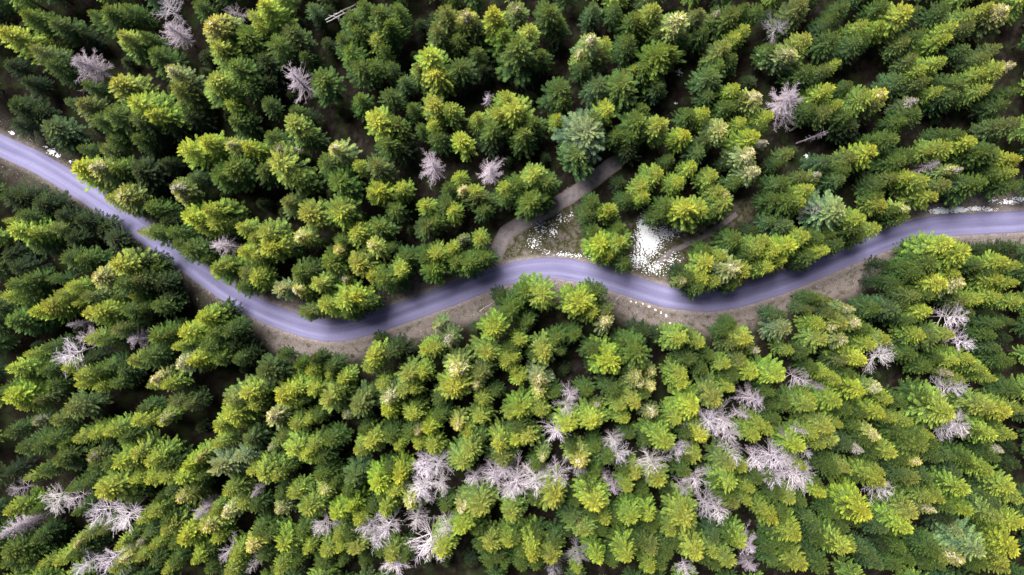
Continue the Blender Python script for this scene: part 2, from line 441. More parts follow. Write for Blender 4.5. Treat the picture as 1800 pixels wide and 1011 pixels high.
def trunk_soup(h, r0, seed=0, n=6):
    r = np.random.default_rng(seed); sp = Soup()
    zz = np.linspace(-.6, h * .985, 9); off = np.cumsum(r.normal(0, .015 * h / 22, (9, 2)), 0)
    rad = r0 * (1 - zz / h).clip(0.02, 1) ** .8; rad[0] = r0 * 1.35
    tube(sp, np.column_stack([off, zz]), rad, n)
    return sp

def top_soup(seed, h, R, base, depth=.2, grow=1.12, white=False):
    """cone-laden or dried-out treetop shoots, over the top part of the crown"""
    r = np.random.default_rng(seed); sp = Soup()
    for pts, t, Lb, az in boughs(r, h + .15, R * grow, base, .42, 6, .8):
        if t > depth: break
        n = max(5, int(Lb / .07))
        s = r.uniform(.1, 1.0, n); f = s * 5; i = np.minimum(f.astype(int), 4); w = (f - i)[:, None]
        P = pts[i] * (1 - w) + pts[i + 1] * w + r.normal(0, .06, (n, 3))
        D = norm(pts[i + 1] - pts[i]); d = norm(D * .6 + r.normal(0, .55, (n, 3)) + [0, 0, -.25 if not white else .1])
        u = norm(np.cross(d, [0, 0, 1.]) + r.normal(0, .4, (n, 3)))
        kites(sp, P, d, u, r.uniform(.16, .36, n), r.uniform(.06, .12, n), np.ones((n, 4)))
        tube(sp, pts[[0, 2, 5]], [.03, .022, .012])
    return sp

def dead_spruce_soup(seed, h=20., R=2.9, base=6., spacing=.62, per=5, ragged=.3, fine=True):
    r = np.random.default_rng(seed); sp = Soup()
    for pts, t, Lb, az in boughs(r, h, R, base, spacing, per, .62, .3):
        if r.random() < ragged * t: continue
        if r.random() < .25: pts = pts[:4]
        tube(sp, pts, np.linspace(.05, .018, len(pts)))
        n = int(Lb / (.15 if fine else .3))
        for q in range(n):
            s = r.uniform(.15, .98); f = s * (len(pts) - 1); i = min(int(f), len(pts) - 2); w = f - i
            P = pts[i] * (1 - w) + pts[i + 1] * w; D = norm(pts[i + 1] - pts[i]); side = norm(np.cross(D, [0, 0, 1.])) * (1 if q % 2 else -1)
            d = norm(D * .8 + side * r.uniform(.5, 1) + np.array([0, 0, r.normal(.05, .28)])); ln = r.uniform(.3, .75) * (1.15 - .5 * s) * (.5 + .2 * Lb)
            e = P + d * ln * .55; g = e + norm(d + r.normal(0, .25, 3)) * ln * .45
            tube(sp, [P, e, g], [.024, .018, .010])
    return sp

def bare_soup(seed, h=20., R=3.4, n_b=34):
    """a leafless larch-like tree: a spine with long ascending boughs, side shoots and fine twigs"""
    r = np.random.default_rng(seed); sp = Soup(); up = np.array([0, 0, 1.])
    lean = r.normal(0, 1, 2)
    for j in range(n_b):
        t = (j + r.random()) / n_b; z = h * (.985 - .50 * t)
        L_ = R * (.28 + .80 * t ** .6) * r.uniform(.7, 1.2)
        az = j * 2.4 + r.normal(0, .35); el = math.radians(r.uniform(8, 34) + 34 * (1 - t) ** 2)
        d = np.array([math.cos(az) * math.cos(el), math.sin(az) * math.cos(el), math.sin(el)])
        pts = [np.array([0, 0, z])]; q = d.copy()
        for i in range(5):
            q = norm(q + r.normal(0, .07, 3) + up * .05); pts.append(pts[-1] + q * L_ / 5)
        pts = np.array(pts); tube(sp, pts, np.linspace(.055 + .02 * t, .016, 6))
        k = int(4 + L_ * 2.2)
        for m in range(k):
            s = .18 + .80 * (m + r.random()) / k; f = s * 5; i = min(int(f), 4); P = pts[i] * (1 - f + i) + pts[i + 1] * (f - i); D = norm(pts[i + 1] - pts[i])
            side = norm(np.cross(D, up) * (1 if m % 2 else -1) + r.normal(0, .45, 3)); a = math.radians(r.uniform(22, 46))
            d2 = norm(D * math.cos(a) + side * math.sin(a) + up * .08); l2 = L_ * r.uniform(.22, .46) * (1.2 - .6 * s)
            e = P + d2 * l2 * .5; d3 = norm(d2 + r.normal(0, .12, 3) + up * .06); g = e + d3 * l2 * .5
            tube(sp, [P, e, g], [.022, .016, .009])
            for _ in range(2):
                w = r.uniform(.2, .9); Q = P + (g - P) * w; d4 = norm(d3 + r.normal(0, .38, 3)); tube(sp, [Q, Q + d4 * l2 * r.uniform(.3, .55)], [.013, .008])
    return sp

# reference sizes of the variants; a tree is a scaled copy
HV, RV = 22.0, 3.1
crown_me, trunk_me, top_me = [], [], []
VAR = [dict(shape=.66, base=5.), dict(shape=.56, base=6.), dict(shape=.74, base=4.5, per=9), dict(shape=.50, base=8., spacing=0.43), dict(shape=.62, base=6., per=7, spacing=0.40),
       dict(shape=.70, base=5., spacing=0.60, per=7), dict(shape=.54, base=7., per=9), dict(shape=.82, base=4., per=8), dict(shape=.46, base=9., per=8, spacing=0.43), dict(shape=.64, base=5.),
       dict(shape=.6, base=8., per=7, spacing=0.65), dict(shape=.72, base=6., per=10, spacing=0.69)]
for i, v in enumerate(VAR):
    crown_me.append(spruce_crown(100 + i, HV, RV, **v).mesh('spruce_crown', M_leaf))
    trunk_me.append(trunk_soup(HV, .22, 300 + i).mesh('spruce_trunk', M_bark, True))
top_me = [top_soup(400 + i, HV, RV, 4., d, 1.15).mesh('cone_crop', M_cone) for i, d in enumerate((.2, .26, .33))]
wtop_me = [top_soup(420 + i, HV, RV, 4., d, 1.2, True).mesh('dry_top', M_dead) for i, d in enumerate((.24, .34))]
dead_me = [dead_spruce_soup(500, ragged=.2).mesh('dead_boughs', M_dead), dead_spruce_soup(501, R=3.2, per=6, ragged=.1).mesh('dead_boughs', M_dead), dead_spruce_soup(502, ragged=.5, fine=False).mesh('dead_boughs', M_dead)]
dtrunk = trunk_soup(20., .17, 31).mesh('dead_trunk', M_dead, True)
bare_me = [bare_soup(600 + i, 20., R).mesh('bare_branches', M_bare) for i, R in enumerate((3.4, 3.8, 3.1, 3.5, 3.3))]
btrunk = trunk_soup(19.5, .16, 32).mesh('bare_trunk', M_bare, True)

# ------------------------------------------------------------------ the trees, tile by tile (three photograph tiles per row of 450 x 337, at 3x)
# letter = look, then x,y of the treetop in the tile and the half-width of the crown
TILES = {
(0,0): """g100,40,80 y30,170,90 g260,90,80 o170,250,70 g250,330 d30,330 d120,420,80 d60,540,90 d190,580,80 d60,640,80 g470,60 g560,40,80 g650,30 d420,170 y590,165,80 g660,210,70 g740,170,60 g780,270,80
 s880,135,75 W840,15,90 s400,300,85 y590,410,80 g440,440,60 b350,530,60 o430,540,80 g560,560,90 y680,500,90 y790,560,80 g690,620,90 g570,730,60 g700,720,70 p880,370,75 o960,420,80 o910,480,75 y1100,440,80 y1200,520,70 g1230,610,80
 p1110,110,75 p1190,85,60 y1310,60,60 y1100,230,80 g1180,240,80 g1230,340,80 g1290,160,80 g1290,440,70 g1040,20,70 b260,660,75 d330,740,60 g420,780,60 o540,780,50 y410,890,80 p490,890,85 g600,880,80 d700,900,90 y650,990,60
 y970,760,85 y1060,760,80 p1190,745,75 y1290,770,80 g1110,880,80 g1230,880,80 P890,970,75 b1000,930,60 d880,650,80 d980,600,80 W1230,10,60 d800,720,70 d850,850,60 g500,620,70""",
(450,0): """y20,30,75 y0,120,60 g110,190,85 g200,180,80 g240,280,60 d30,300,75 d40,420,75 b280,20,60 d320,90,60 g490,70,75 g520,140,70 g650,50,80 g740,30,70 g690,120,80 g560,15,60 g440,190,60 y620,185,65 g660,240,60 g480,260,75
 g540,340,70 g610,330,65 g700,330,55 S185,405,78 g340,400,85 b770,410,55 g700,490,65 g510,510,78 g50,540,65 g190,570,60 d250,600,60 y190,660,85 g260,700,70 g60,710,60 P120,770,55 P195,800,35 y110,860,90 g30,890,75 g200,930,70
 p400,770,85 g350,840,70 y530,860,55 o610,880,75 g440,940,80 y640,980,78 y760,985,65 y640,640,75 g730,660,75 g680,740,70 d750,780,70 y890,280,90 y950,340,75 o850,345,65 g890,420,60 g1070,340,68 g1160,260,58 d1090,410,65
 o980,60,80 o950,140,70 P1080,60,70 g1150,120,80 g1060,190,65 y1280,70,85 g1310,160,80 P1340,20,45 S1205,485,50 d1190,350,65 y930,530,80 y1010,580,75 y920,640,60 g860,660,60 g950,710,70 g810,550,50 y1080,730,85 y1160,600,60
 y1270,580,68 y1320,500,65 g1240,660,75 g1330,620,60 d1240,730,70 s900,860,88 s1220,900,88 y1060,920,55 p1090,990,45 g1010,980,55 y1310,980,60 y1150,1000,55 d370,40,50 d860,110,50""",
(900,0): """P30,30,60 y60,150,90 g40,230,85 g150,270,65 d60,340,75 g200,20,75 g250,90,65 d230,170,70 b430,30,65 g550,20,55 d420,110,60 y750,50,75 o690,110,75 g640,80,60 g770,160,70 p890,75,75 p850,140,55 o1000,50,80 P1080,75,40
 g1030,140,65 g930,180,60 g1160,40,75 g1240,20,60 g1310,40,60 y1240,140,62 y1190,180,62 o1130,220,75 g1180,290,65 b1100,330,75 b1060,390,70 g620,200,70 p410,220,75 p350,270,60 y500,200,62 o470,270,65 g380,330,65 y650,350,48
 o600,380,50 b430,420,72 g770,280,85 g850,220,80 g720,340,65 g580,450,82 b780,440,65 g210,450,82 g270,520,65 d290,570,60 y500,560,65 g450,610,75 y240,610,55 y30,570,80 g110,640,85 g60,720,75 B350,690,112 b330,840,75
 g680,620,85 y780,650,88 g630,700,75 d620,780,80 g700,560,60 b1050,490,55 y1190,450,55 g1150,550,60 p1320,510,65 o1240,500,55 g950,590,65 y1030,580,60 y940,690,82 p1090,670,65 g1040,730,75 y1230,630,58 y1260,720,68
 g1340,660,60 b1000,790,60 g840,830,60 y960,870,65 y1070,920,65 y890,950,60 y750,910,75 y690,970,65 P1330,740,55 p1270,800,68 p1280,890,70 g1200,950,60 d1130,850,60 y100,900,90 g180,940,75 g30,960,70 y1100,1000,55 d580,960,60 g560,700,60""",
(1350,0): """o200,45,85 W90,110,75 d30,60,60 g410,20,65 g360,70,60 b330,110,60 y520,110,60 y730,60,75 y640,110,75 g540,180,65 b480,210,60 g360,190,65 y190,220,75 p100,240,72 g30,240,62 y380,320,58 g230,360,65 o320,350,50 s150,480,100
 W160,600,60 y340,460,62 y290,490,50 y510,460,75 g440,440,60 p650,490,75 o580,530,65 y390,540,60 o320,580,60 g250,560,60 g430,600,60 d450,650,70 g790,590,65 g720,630,62 g670,720,65 g590,730,62 S285,700,30 y550,800,75 o450,820,65
 g430,890,65 b330,840,65 g830,160,62 o740,210,65 b800,40,65 g620,20,60 y960,190,65 y1040,60,75 y990,130,65 o1080,120,60 y1180,70,70 p1270,30,65 o1260,90,45 g950,40,65 b1060,240,65 y950,300,75 y900,340,70 y830,350,60 y930,460,58
 o850,410,60 b720,410,65 P780,520,50 o780,300,65 o1230,240,65 o1170,290,55 p1300,330,65 y1230,350,65 y1160,370,60 y1180,450,58 b1030,410,75 b1000,490,70 g1330,470,65 g1270,540,60 y1120,710,68 g1040,700,65 g960,690,60 y960,770,65
 y870,790,58 g780,800,65 g720,840,60 o1330,640,68 o1250,660,60 g1240,780,75 y1320,820,75 g1150,800,70 y1310,900,65 g1220,900,65 P1045,890,52 p980,900,55 o960,970,65 s890,870,48 y840,940,65 y760,920,65 o680,930,60 g620,970,65
 P275,930,48 o200,920,65 y230,990,65 g100,960,65 P15,740,42 o130,800,55 g80,850,55 y20,600,65 b400,940,60 g1330,970,65 g1150,960,70 b1080,960,60""",
(0,337): """d95,25,80 d190,60,80 d450,110,80 d520,190,72 d590,250,62 d680,330,60 d20,20,80 y8,150,45 o30,200,55 g90,120,65 y80,210,68 y180,190,68 o260,190,65 d300,120,70 d400,150,75 d350,240,70 b160,280,60 g400,350,70 g330,350,60 g240,460,55 d20,330,70 d60,400,70 g40,490,70 g130,460,65 y15,550,45 g100,560,65
 y290,540,60 y350,500,62 y380,590,55 o430,550,60 p480,460,72 y580,400,78 g640,480,85 o700,460,65 g590,560,65 y680,550,50 g650,620,65 g740,610,65 g820,600,62 y150,630,68 y230,595,68 g320,600,65 s385,690,55 y430,650,68 y520,655,75
 o600,730,65 g660,710,60 y450,780,58 g530,790,62 g800,770,70 g870,750,60 s700,790,62 w300,850,95 w400,790,60 y130,860,60 g220,830,65 y330,930,55 y60,950,85 g120,985,65 g200,950,60 b50,690,75 b120,700,70 y400,980,65 g480,950,65
 b560,920,68 b630,950,60 d450,890,70 y690,890,78 g770,870,70 p830,990,62 y910,820,55 y960,750,75 y1030,680,80 p940,890,62 y1030,900,75 g1130,880,75 g1100,750,70 g1190,740,65 g1080,820,65 g1230,890,65 d1150,650,75 d1220,810,80
 d1290,860,65 y730,210,65 g800,210,68 g880,210,60 y770,270,65 d860,150,70 g920,270,65 g980,300,62 y980,100,75 y1080,80,75 g1150,80,70 y1110,160,65 y1030,180,55 g1190,170,65 S1110,280,72 g1060,360,50 y1250,180,60 y1320,230,65
 y1260,310,65 y1330,330,62 y1130,410,68 y1200,390,70 o1270,430,60 y1330,450,65 g1250,500,60 p640,20,62 y560,30,65 o700,40,60 g770,80,65 P900,5,62 p950,40,55 o650,90,60 d720,370,80 g800,400,60 d830,480,85 d870,560,65""",
(450,337): """o150,50,70 y280,80,70 y370,50,82 y420,110,75 g480,110,65 y600,10,55 g720,90,68 g740,10,60 y880,60,65 y1030,90,52 g1000,60,65 o1160,30,72 g1200,90,65 g1310,20,70 y30,220,78 y80,280,70 p20,330,42 p190,220,65 y250,250,55
 g170,290,60 p400,290,55 g430,250,60 y520,210,60 g640,190,75 p600,270,62 g700,290,65 g390,360,78 y540,370,68 P440,440,40 y450,430,62 y310,490,70 g200,420,75 g270,410,65 p100,520,82 p190,550,55 o270,620,80 y420,590,80 y350,600,60
 y510,550,85 g560,590,60 g470,640,60 y620,430,70 y720,370,70 g800,330,75 g660,460,70 g740,460,65 g880,340,75 y940,330,60 g910,430,75 g870,170,72 g940,150,60 P1100,265,22 y1100,280,100 y1030,290,65 y1175,240,65 g1050,370,68
 g1130,380,75 g1200,340,70 d1235,270,62 y620,890,80 y590,930,55 g690,850,75 d640,780,50 y780,960,75 y870,960,65 y890,840,65 P1000,780,80 p960,700,70 p1060,920,75 y930,830,60 y1200,850,85 y1260,700,70 y1320,900,65 g1340,830,62
 o1180,960,65 g1320,620,78 d1290,560,60 g100,900,90 g40,960,75 g200,960,85 g300,910,75 y270,950,52 y370,970,48 g380,930,60 g830,700,60 d760,830,60 y450,990,55""",
(900,337): """y150,520,85 y180,580,65 g120,460,62 g60,540,75 g200,470,62 d30,450,55 g30,600,60 y380,570,90 g320,560,65 y430,640,65 g370,490,60 g440,530,65 p520,715,62 o510,630,58 g80,690,65 y40,790,58 g240,770,60 g340,760,58
 y170,830,85 g120,860,65 g260,850,60 y500,860,95 g580,900,70 g590,800,65 g440,830,65 g680,850,75 g690,930,55 d700,740,65 d780,760,55 y10,880,55 y10,945,50 y40,990,60 p150,985,65 p680,990,62 p750,970,50 y890,790,70 b930,750,65
 y1000,800,55 g940,890,65 y900,970,60 g1050,870,60 y1140,920,65 g1130,740,65 y1250,790,75 P1300,840,42 o1180,800,60 g1180,700,60 y1290,950,75 o1210,900,60 g1180,980,60 g1020,940,60 y530,110,68 g470,100,60 g430,50,65 g400,110,60
 y580,260,85 P600,250,25 y480,280,70 y520,330,60 g570,190,60 g440,200,70 g600,370,55 g620,30,65 y700,10,60 g820,60,70 y880,90,65 y960,110,75 y1000,80,60 g1080,100,70 y1130,60,72 p1160,15,60 g780,120,60 g100,50,80 g180,30,65
 p1150,400,82 y1050,380,78 y1120,340,60 y1250,410,82 y1020,450,65 y1090,470,60 g1000,500,60 g1180,490,60 g1060,520,50 g950,450,65 P925,480,35 d900,420,60 y1320,290,65 g1270,330,65 g1200,250,70 g1040,310,60 g1320,400,65 d1290,210,60""",
(1350,337): """d640,250,80 d620,330,75 B380,90,95 W250,90,60 d300,150,65 g130,40,68 g60,30,62 y190,50,65 b100,170,65 b30,150,60 y530,140,80 g470,190,68 y590,190,62 g500,240,60 g600,20,60 p760,60,60 y640,40,70 y880,15,75 g740,130,70 g690,90,65 y210,230,58
 g280,240,58 g350,220,65 y310,310,65 g240,340,62 d190,390,50 y110,280,85 y50,310,65 y90,360,65 y20,400,65 y0,260,60 g390,270,55 d760,215,65 d680,240,62 d830,245,55 g850,290,65 g780,310,65 g710,320,65 y960,310,75 y1050,360,75
 g870,370,70 y1000,430,65 g800,430,68 g740,390,65 d640,380,75 d610,470,75 g700,480,68 p1020,500,70 y920,490,70 o800,550,65 g860,550,60 g1120,390,70 b1190,420,65 y1260,370,65 y1330,390,60 y1250,470,80 y1320,480,60 y1230,550,65
 y1120,570,65 o1040,580,60 y1330,580,55 d1140,310,60 d1210,300,55 d1310,300,60 b650,630,75 g590,620,60 p520,670,70 p450,610,68 o360,580,75 y430,700,75 o350,640,65 p430,770,65 y300,790,70 p350,750,55 y290,700,55 o240,620,60
 g260,560,60 B130,740,92 b90,650,62 b40,650,60 y130,840,65 g200,850,65 P680,820,36 y640,780,65 y560,810,65 g540,730,62 y510,880,75 o410,890,65 y820,760,60 y860,640,68 g780,680,60 y980,760,65 g880,790,80 g780,860,68 g700,860,60
 w1000,680,80 w1060,770,72 w690,930,90 g1310,690,62 g1240,700,62 g1200,760,60 d1190,640,60 d1290,780,60 b1230,830,70 g1300,900,65 y1160,920,70 y1080,890,65 P970,940,36 y1000,900,65 g920,880,65 g850,930,65 y60,960,78 w160,970,52
 y320,960,65 y380,1000,60 g260,930,60 g450,960,60 y1200,990,58 y1030,1000,55 g1080,640,60 g740,600,55""",
(0,674): """y30,80,85 y90,130,65 g20,30,62 o180,90,65 g250,10,60 y400,10,58 y500,20,60 g580,10,60 P160,215,60 o280,200,65 o360,140,68 d440,130,60 y780,15,58 y860,10,58 P820,175,58 o900,110,68 y680,220,68 g740,140,58 y760,200,60
 o970,120,60 y390,300,65 y470,280,65 y550,260,65 g630,300,65 g90,350,65 g170,340,68 g240,300,70 g310,330,65 g280,410,75 b340,440,65 y120,510,65 g200,470,65 g30,260,65 d20,480,65 P490,375,38 y590,400,75 y650,440,65 y710,380,70
 y770,420,65 g840,450,65 y690,520,65 y770,520,65 y850,510,65 g470,450,65 g540,440,60 g440,530,65 y510,590,80 y590,590,65 g350,570,65 w190,600,95 w300,650,62 W30,600,60 y40,700,80 g150,690,65 g380,690,65 w580,720,105 w480,690,80
 s15,800,60 s110,765,58 g170,830,65 d230,830,65 p390,845,58 o440,810,60 o520,790,55 y290,950,65 g380,910,65 w540,940,92 w390,990,75 g50,900,75 g20,960,60 g110,930,65 y200,970,65 y610,870,60 g660,840,60 P720,850,36 b760,800,60
 y790,870,55 y870,790,70 g900,860,65 y950,850,75 p1070,790,58 y1000,790,55 y1130,830,60 s1010,700,62 p950,620,55 y950,520,70 y970,430,68 o1000,580,55 g1040,500,55 y1110,680,58 y1190,580,65 p1200,700,62 y1260,650,60 s1310,585,45
 g1330,660,58 B1160,460,100 B1250,400,60 b1300,320,75 p1050,390,58 y1120,330,65 y1130,230,75 y1200,170,65 y1240,220,55 y1210,80,75 y1290,50,70 y1320,120,60 y1320,470,58 g820,620,60 b880,580,65 y730,730,65 y790,690,65 g850,660,60
 g860,740,60 g670,620,65 d640,680,60 y1000,930,75 g1080,900,60 w1160,930,55 y1230,920,60 p1300,880,58 w1320,950,45 y1200,1000,58 g1090,990,60 y860,1000,58 g800,950,60 y720,930,65 p650,970,65 y580,990,60 g1340,800,60 g900,960,55""",
(450,674): """y120,90,78 y190,50,72 y290,40,58 g230,100,60 y380,110,70 g430,50,65 g20,50,65 P470,180,50 o540,110,80 o590,70,55 p60,230,62 o110,190,55 y190,230,65 y260,200,58 g310,180,60 P75,340,45 o120,290,50 y200,360,78 y280,340,65
 y240,420,72 g330,400,68 g380,310,65 y30,470,75 y90,500,65 g140,460,60 y190,590,62 g110,610,65 p110,680,60 y260,660,75 p340,600,65 g330,500,70 g400,540,60 b510,500,70 g470,590,65 y580,320,70 y530,360,60 g630,330,60 g560,260,60
 y740,340,58 g700,290,60 y850,330,65 g800,270,60 y930,340,65 y910,240,68 p850,240,50 g960,190,55 p690,70,70 y760,50,75 y820,40,60 y690,150,70 y790,170,68 y650,15,60 g840,120,55 y1030,50,85 g960,90,60 p1050,220,65 y1110,270,60
 y1180,190,65 y1140,340,70 g1190,300,55 p1160,30,50 y1190,90,60 g1260,50,65 y1340,170,50 y1320,320,70 o1270,390,72 g1340,400,55 y1060,430,80 g1120,400,55 y730,500,70 g690,460,60 y780,480,55 y630,540,70 y720,580,65 g650,610,60
 p780,660,62 y660,680,75 g600,670,60 g740,640,60 y500,690,75 y420,700,72 y530,740,60 w860,430,82 w960,475,85 w880,560,105 w860,650,75 w985,570,65 w1160,520,58 w1255,505,85 w1330,590,75 g990,670,60 y1160,640,92 p1090,690,60
 g1230,660,60 y1100,780,80 g1160,790,60 w340,760,78 w580,780,75 w640,830,75 w710,770,85 w830,740,75 w900,830,120 w990,770,70 P920,920,45 y980,890,65 y420,830,52 g480,820,60 y430,890,60 y110,870,72 g50,820,65 g180,880,60
 y260,890,58 g230,800,62 y360,900,58 y500,900,68 g550,860,60 g440,960,62 g650,900,65 y710,920,70 g780,930,65 y110,990,65 g200,960,60 w680,1000,80 y1230,880,70 g1280,930,60 g1230,960,62 g1190,870,60 g1310,970,60 y1330,700,65
 y1330,850,65 d1130,960,60 g20,930,65 g330,970,60 g560,950,60""",
(900,674): """y40,150,72 p160,40,62 y150,150,65 g230,60,65 w310,60,55 w305,110,62 w230,285,88 y310,220,80 y80,290,80 y20,310,60 g40,230,60 p180,390,62 g130,440,60 p360,390,68 g320,350,55 P460,140,35 y440,110,60 y460,220,80 g400,50,60
 y580,130,65 g540,40,65 y600,200,60 y650,90,70 g720,60,62 g630,280,68 p650,10,68 p740,10,55 p770,180,60 y880,200,65 g820,240,62 y790,300,72 g720,300,65 y970,130,80 y910,10,58 y1100,50,75 y1160,30,60 y1010,260,75 g940,270,60
 y980,390,60 g940,400,60 y1120,420,75 g500,430,72 g450,350,65 w570,390,90 w540,330,60 w750,420,98 w870,380,65 S560,550,60 S515,510,45 w30,540,105 w10,470,70 w150,540,88 w265,510,85 W345,480,60 y650,500,85 g700,570,65 y620,560,60
 g600,460,60 y810,540,80 g850,590,60 g920,480,60 y460,600,85 g410,570,60 w1000,520,80 W920,570,65 y190,640,88 g240,610,60 g120,620,60 y20,690,68 p370,760,52 b320,720,65 y380,820,68 g430,700,62 g410,640,55 y500,740,62 g550,730,60
 g480,800,60 y640,750,68 y740,720,75 g690,690,60 g750,780,60 y940,730,85 g880,690,60 y850,790,65 g940,810,62 W1030,680,100 w1130,720,75 o1200,650,75 y1260,640,55 g1150,600,60 b1080,830,68 y970,890,72 y1090,900,70 g1030,930,60
 y1240,860,72 g1180,840,60 s1290,900,70 s1280,990,60 y110,880,78 g60,900,60 g130,810,62 g20,840,70 y210,930,75 g230,850,65 y440,940,68 y610,930,72 g560,880,62 o740,890,70 g700,850,60 g650,880,60 g830,920,68 g870,870,60 g800,980,62
 y740,990,60 y350,1000,60 W350,930,65 W240,990,65 w960,990,60 y1130,980,68 g1080,970,60 S1300,100,80 S1250,190,55 w1150,190,80 w1090,260,95 w1200,300,85 w1170,370,60 y1330,230,60 y1300,290,65 w1330,430,72 y1230,460,65
 y1170,530,78 g1110,540,65 y1270,570,60 g1310,520,60 y1340,680,60 g50,980,65 g130,970,60 g540,970,60 g450,480,60 g340,640,55 d300,800,60""",
(1350,674): """y20,260,58 g20,50,65 g30,120,60 s290,30,42 y200,140,80 y250,90,65 g110,120,65 y370,110,75 g430,150,60 y340,230,70 y390,225,55 y360,320,70 y300,330,60 g60,200,60 y510,30,80 p600,40,55 g430,20,60 y650,90,60 y590,160,70
 g520,170,65 y670,190,60 g730,110,68 g480,230,65 p590,290,60 g540,310,60 s120,270,36 y180,330,70 y260,280,60 w190,270,40 w60,400,110 w140,540,110 w60,480,80 w205,520,75 w190,370,55 y200,450,65 g30,510,60 P490,365,50 b430,330,60
 y430,470,72 g370,470,65 g320,440,60 y640,380,68 g580,370,60 y610,480,60 y560,530,68 g500,510,60 w640,580,78 y320,590,68 g290,550,55 y130,620,60 g200,640,65 g60,600,62 y540,700,85 g460,690,70 g480,750,60 g420,770,60 g370,710,60
 y40,720,68 g100,700,60 b230,720,65 b270,770,62 y160,830,72 g100,870,65 b60,800,60 y410,900,78 y450,880,50 g350,850,65 g290,840,60 y760,790,80 g700,800,65 y780,690,70 g740,650,60 b620,780,68 g850,80,65 y970,160,88 g880,130,65
 g900,220,65 w1000,80,78 w1040,210,85 w970,250,65 y760,210,50 y870,280,58 g800,340,72 g740,340,60 g890,330,65 g720,270,65 g900,400,65 b980,390,65 b1010,480,68 p790,420,55 g730,420,60 o780,510,62 b720,490,60 b850,500,68 y940,600,70
 y870,620,60 g850,550,60 y1040,570,70 g960,550,60 y1050,690,70 g980,670,60 p860,700,50 y1190,120,78 g1100,130,65 y1180,270,72 g1120,260,62 y1300,280,58 y1340,140,65 y1270,150,70 g1330,50,62 P1240,340,45 g1210,400,65 y1190,475,68
 g1100,450,65 g1060,400,60 y1340,600,68 y1290,560,72 g1230,560,60 B1110,870,100 B1020,790,62 b1070,720,65 d960,720,75 y1190,710,68 g1130,700,60 b1220,650,68 b1160,600,62 y1330,770,68 y1330,880,68 y1260,840,65 g1200,800,62 p1030,960,70
 y970,930,65 g900,900,68 g930,980,60 g860,980,60 b600,970,65 b520,890,68 b570,930,55 g700,980,65 g770,950,62 g720,880,65 d640,870,65 y180,980,75 g100,980,62 b40,950,65 g20,890,60 g300,980,70 g1110,990,65 y1250,990,68 y1310,940,68
 g1200,930,65 g1150,960,60 d1310,350,70 d1330,440,65 d1280,430,60 b1180,540,50"""}

trees = []
for (ox, oy), s in TILES.items():
    for tok in s.split():
        k, rest = tok[0], tok[1:].split(',')
        X, Y = float(rest[0]), float(rest[1]); R_ = float(rest[2]) if len(rest) > 2 else 64.
        trees.append([k, ox + X / 3, oy + Y / 3, R_ / 3])

TINT = {'y': (.205, .242, .056), 'g': (.062, .094, .028), 'o': (.100, .120, .046), 'd': (.023, .038, .016), 'b': (.064, .100, .045),
        'B': (.150, .185, .120), 'p': (.255, .265, .115), 'P': (.165, .185, .075)}
HADD = {'y': 2.5, 'g': 0.5, 'o': 1., 'd': -5., 'b': -1., 'B': 1., 'p': 2.5, 'P': 2., 's': 0., 'S': 0., 'w': 0., 'W': -2.}
# thin out doubles: tops closer than they could stand
keep = []
for t in trees:
    if any(math.hypot(t[1] - q[1], t[2] - q[2]) < (13 if (t[0] in 'sSwW') == (q[0] in 'sSwW') else 6) for q in keep): continue
    keep.append(t)
trees = keep
placed = []
for t in trees:
    k, px, py, rp = t
    R = rp / 9.75 * (1.15 if rp < 22 else 1.26) * (1 + .12 * random.gauss(0, 1)) * (.9 if k == 'd' else 1)
    h0 = 12 + 2.8 * R + HADD[k] + random.gauss(0, .8)
    if k in 'wW': R = rp / 9.75 * 1.16; h0 = 21. + random.gauss(0, 1) + HADD[k]
    if k in 'sS': h0 = 15 + 1.5 * R + random.gauss(0, 1)
    h0 = max(8., min(27., h0)); best = None
    for dh in (0, -1, 1, -2, 2, -3, 3, 4, -4, 5, -5, -6, -7, -8):
        h = h0 + dh
        if h < 7 or h > 29: continue
        x, y = unproj(px, py, h)
        if dist_to(road_l, x, y)[0] > 2.75 and dist_to(track_c, x, y)[0] > 1.7: best = (x, y, h); break
    if best is None: continue
    if k not in 'sSwW':
        dd = dist_to(road_l, best[0], best[1])[0]
        R = min(R, dd + .4)
        e = min(min(math.hypot(best[0] - a - (c - a) * u, best[1] - b - (d - b) * u) for (a, b), (c, d) in zip(P_, P_[1:] + P_[:1]) for u in (0, .33, .67)) * (0 if inside(P_, np.array([best[0]]), np.array([best[1]]))[0] else 1) for P_ in (below_w, below2_w))
        R = max(min(R, e + 1.6), 1.7)
    placed.append(dict(k=k, x=best[0], y=best[1], h=best[2], R=R, px=px, py=py, rp=rp))

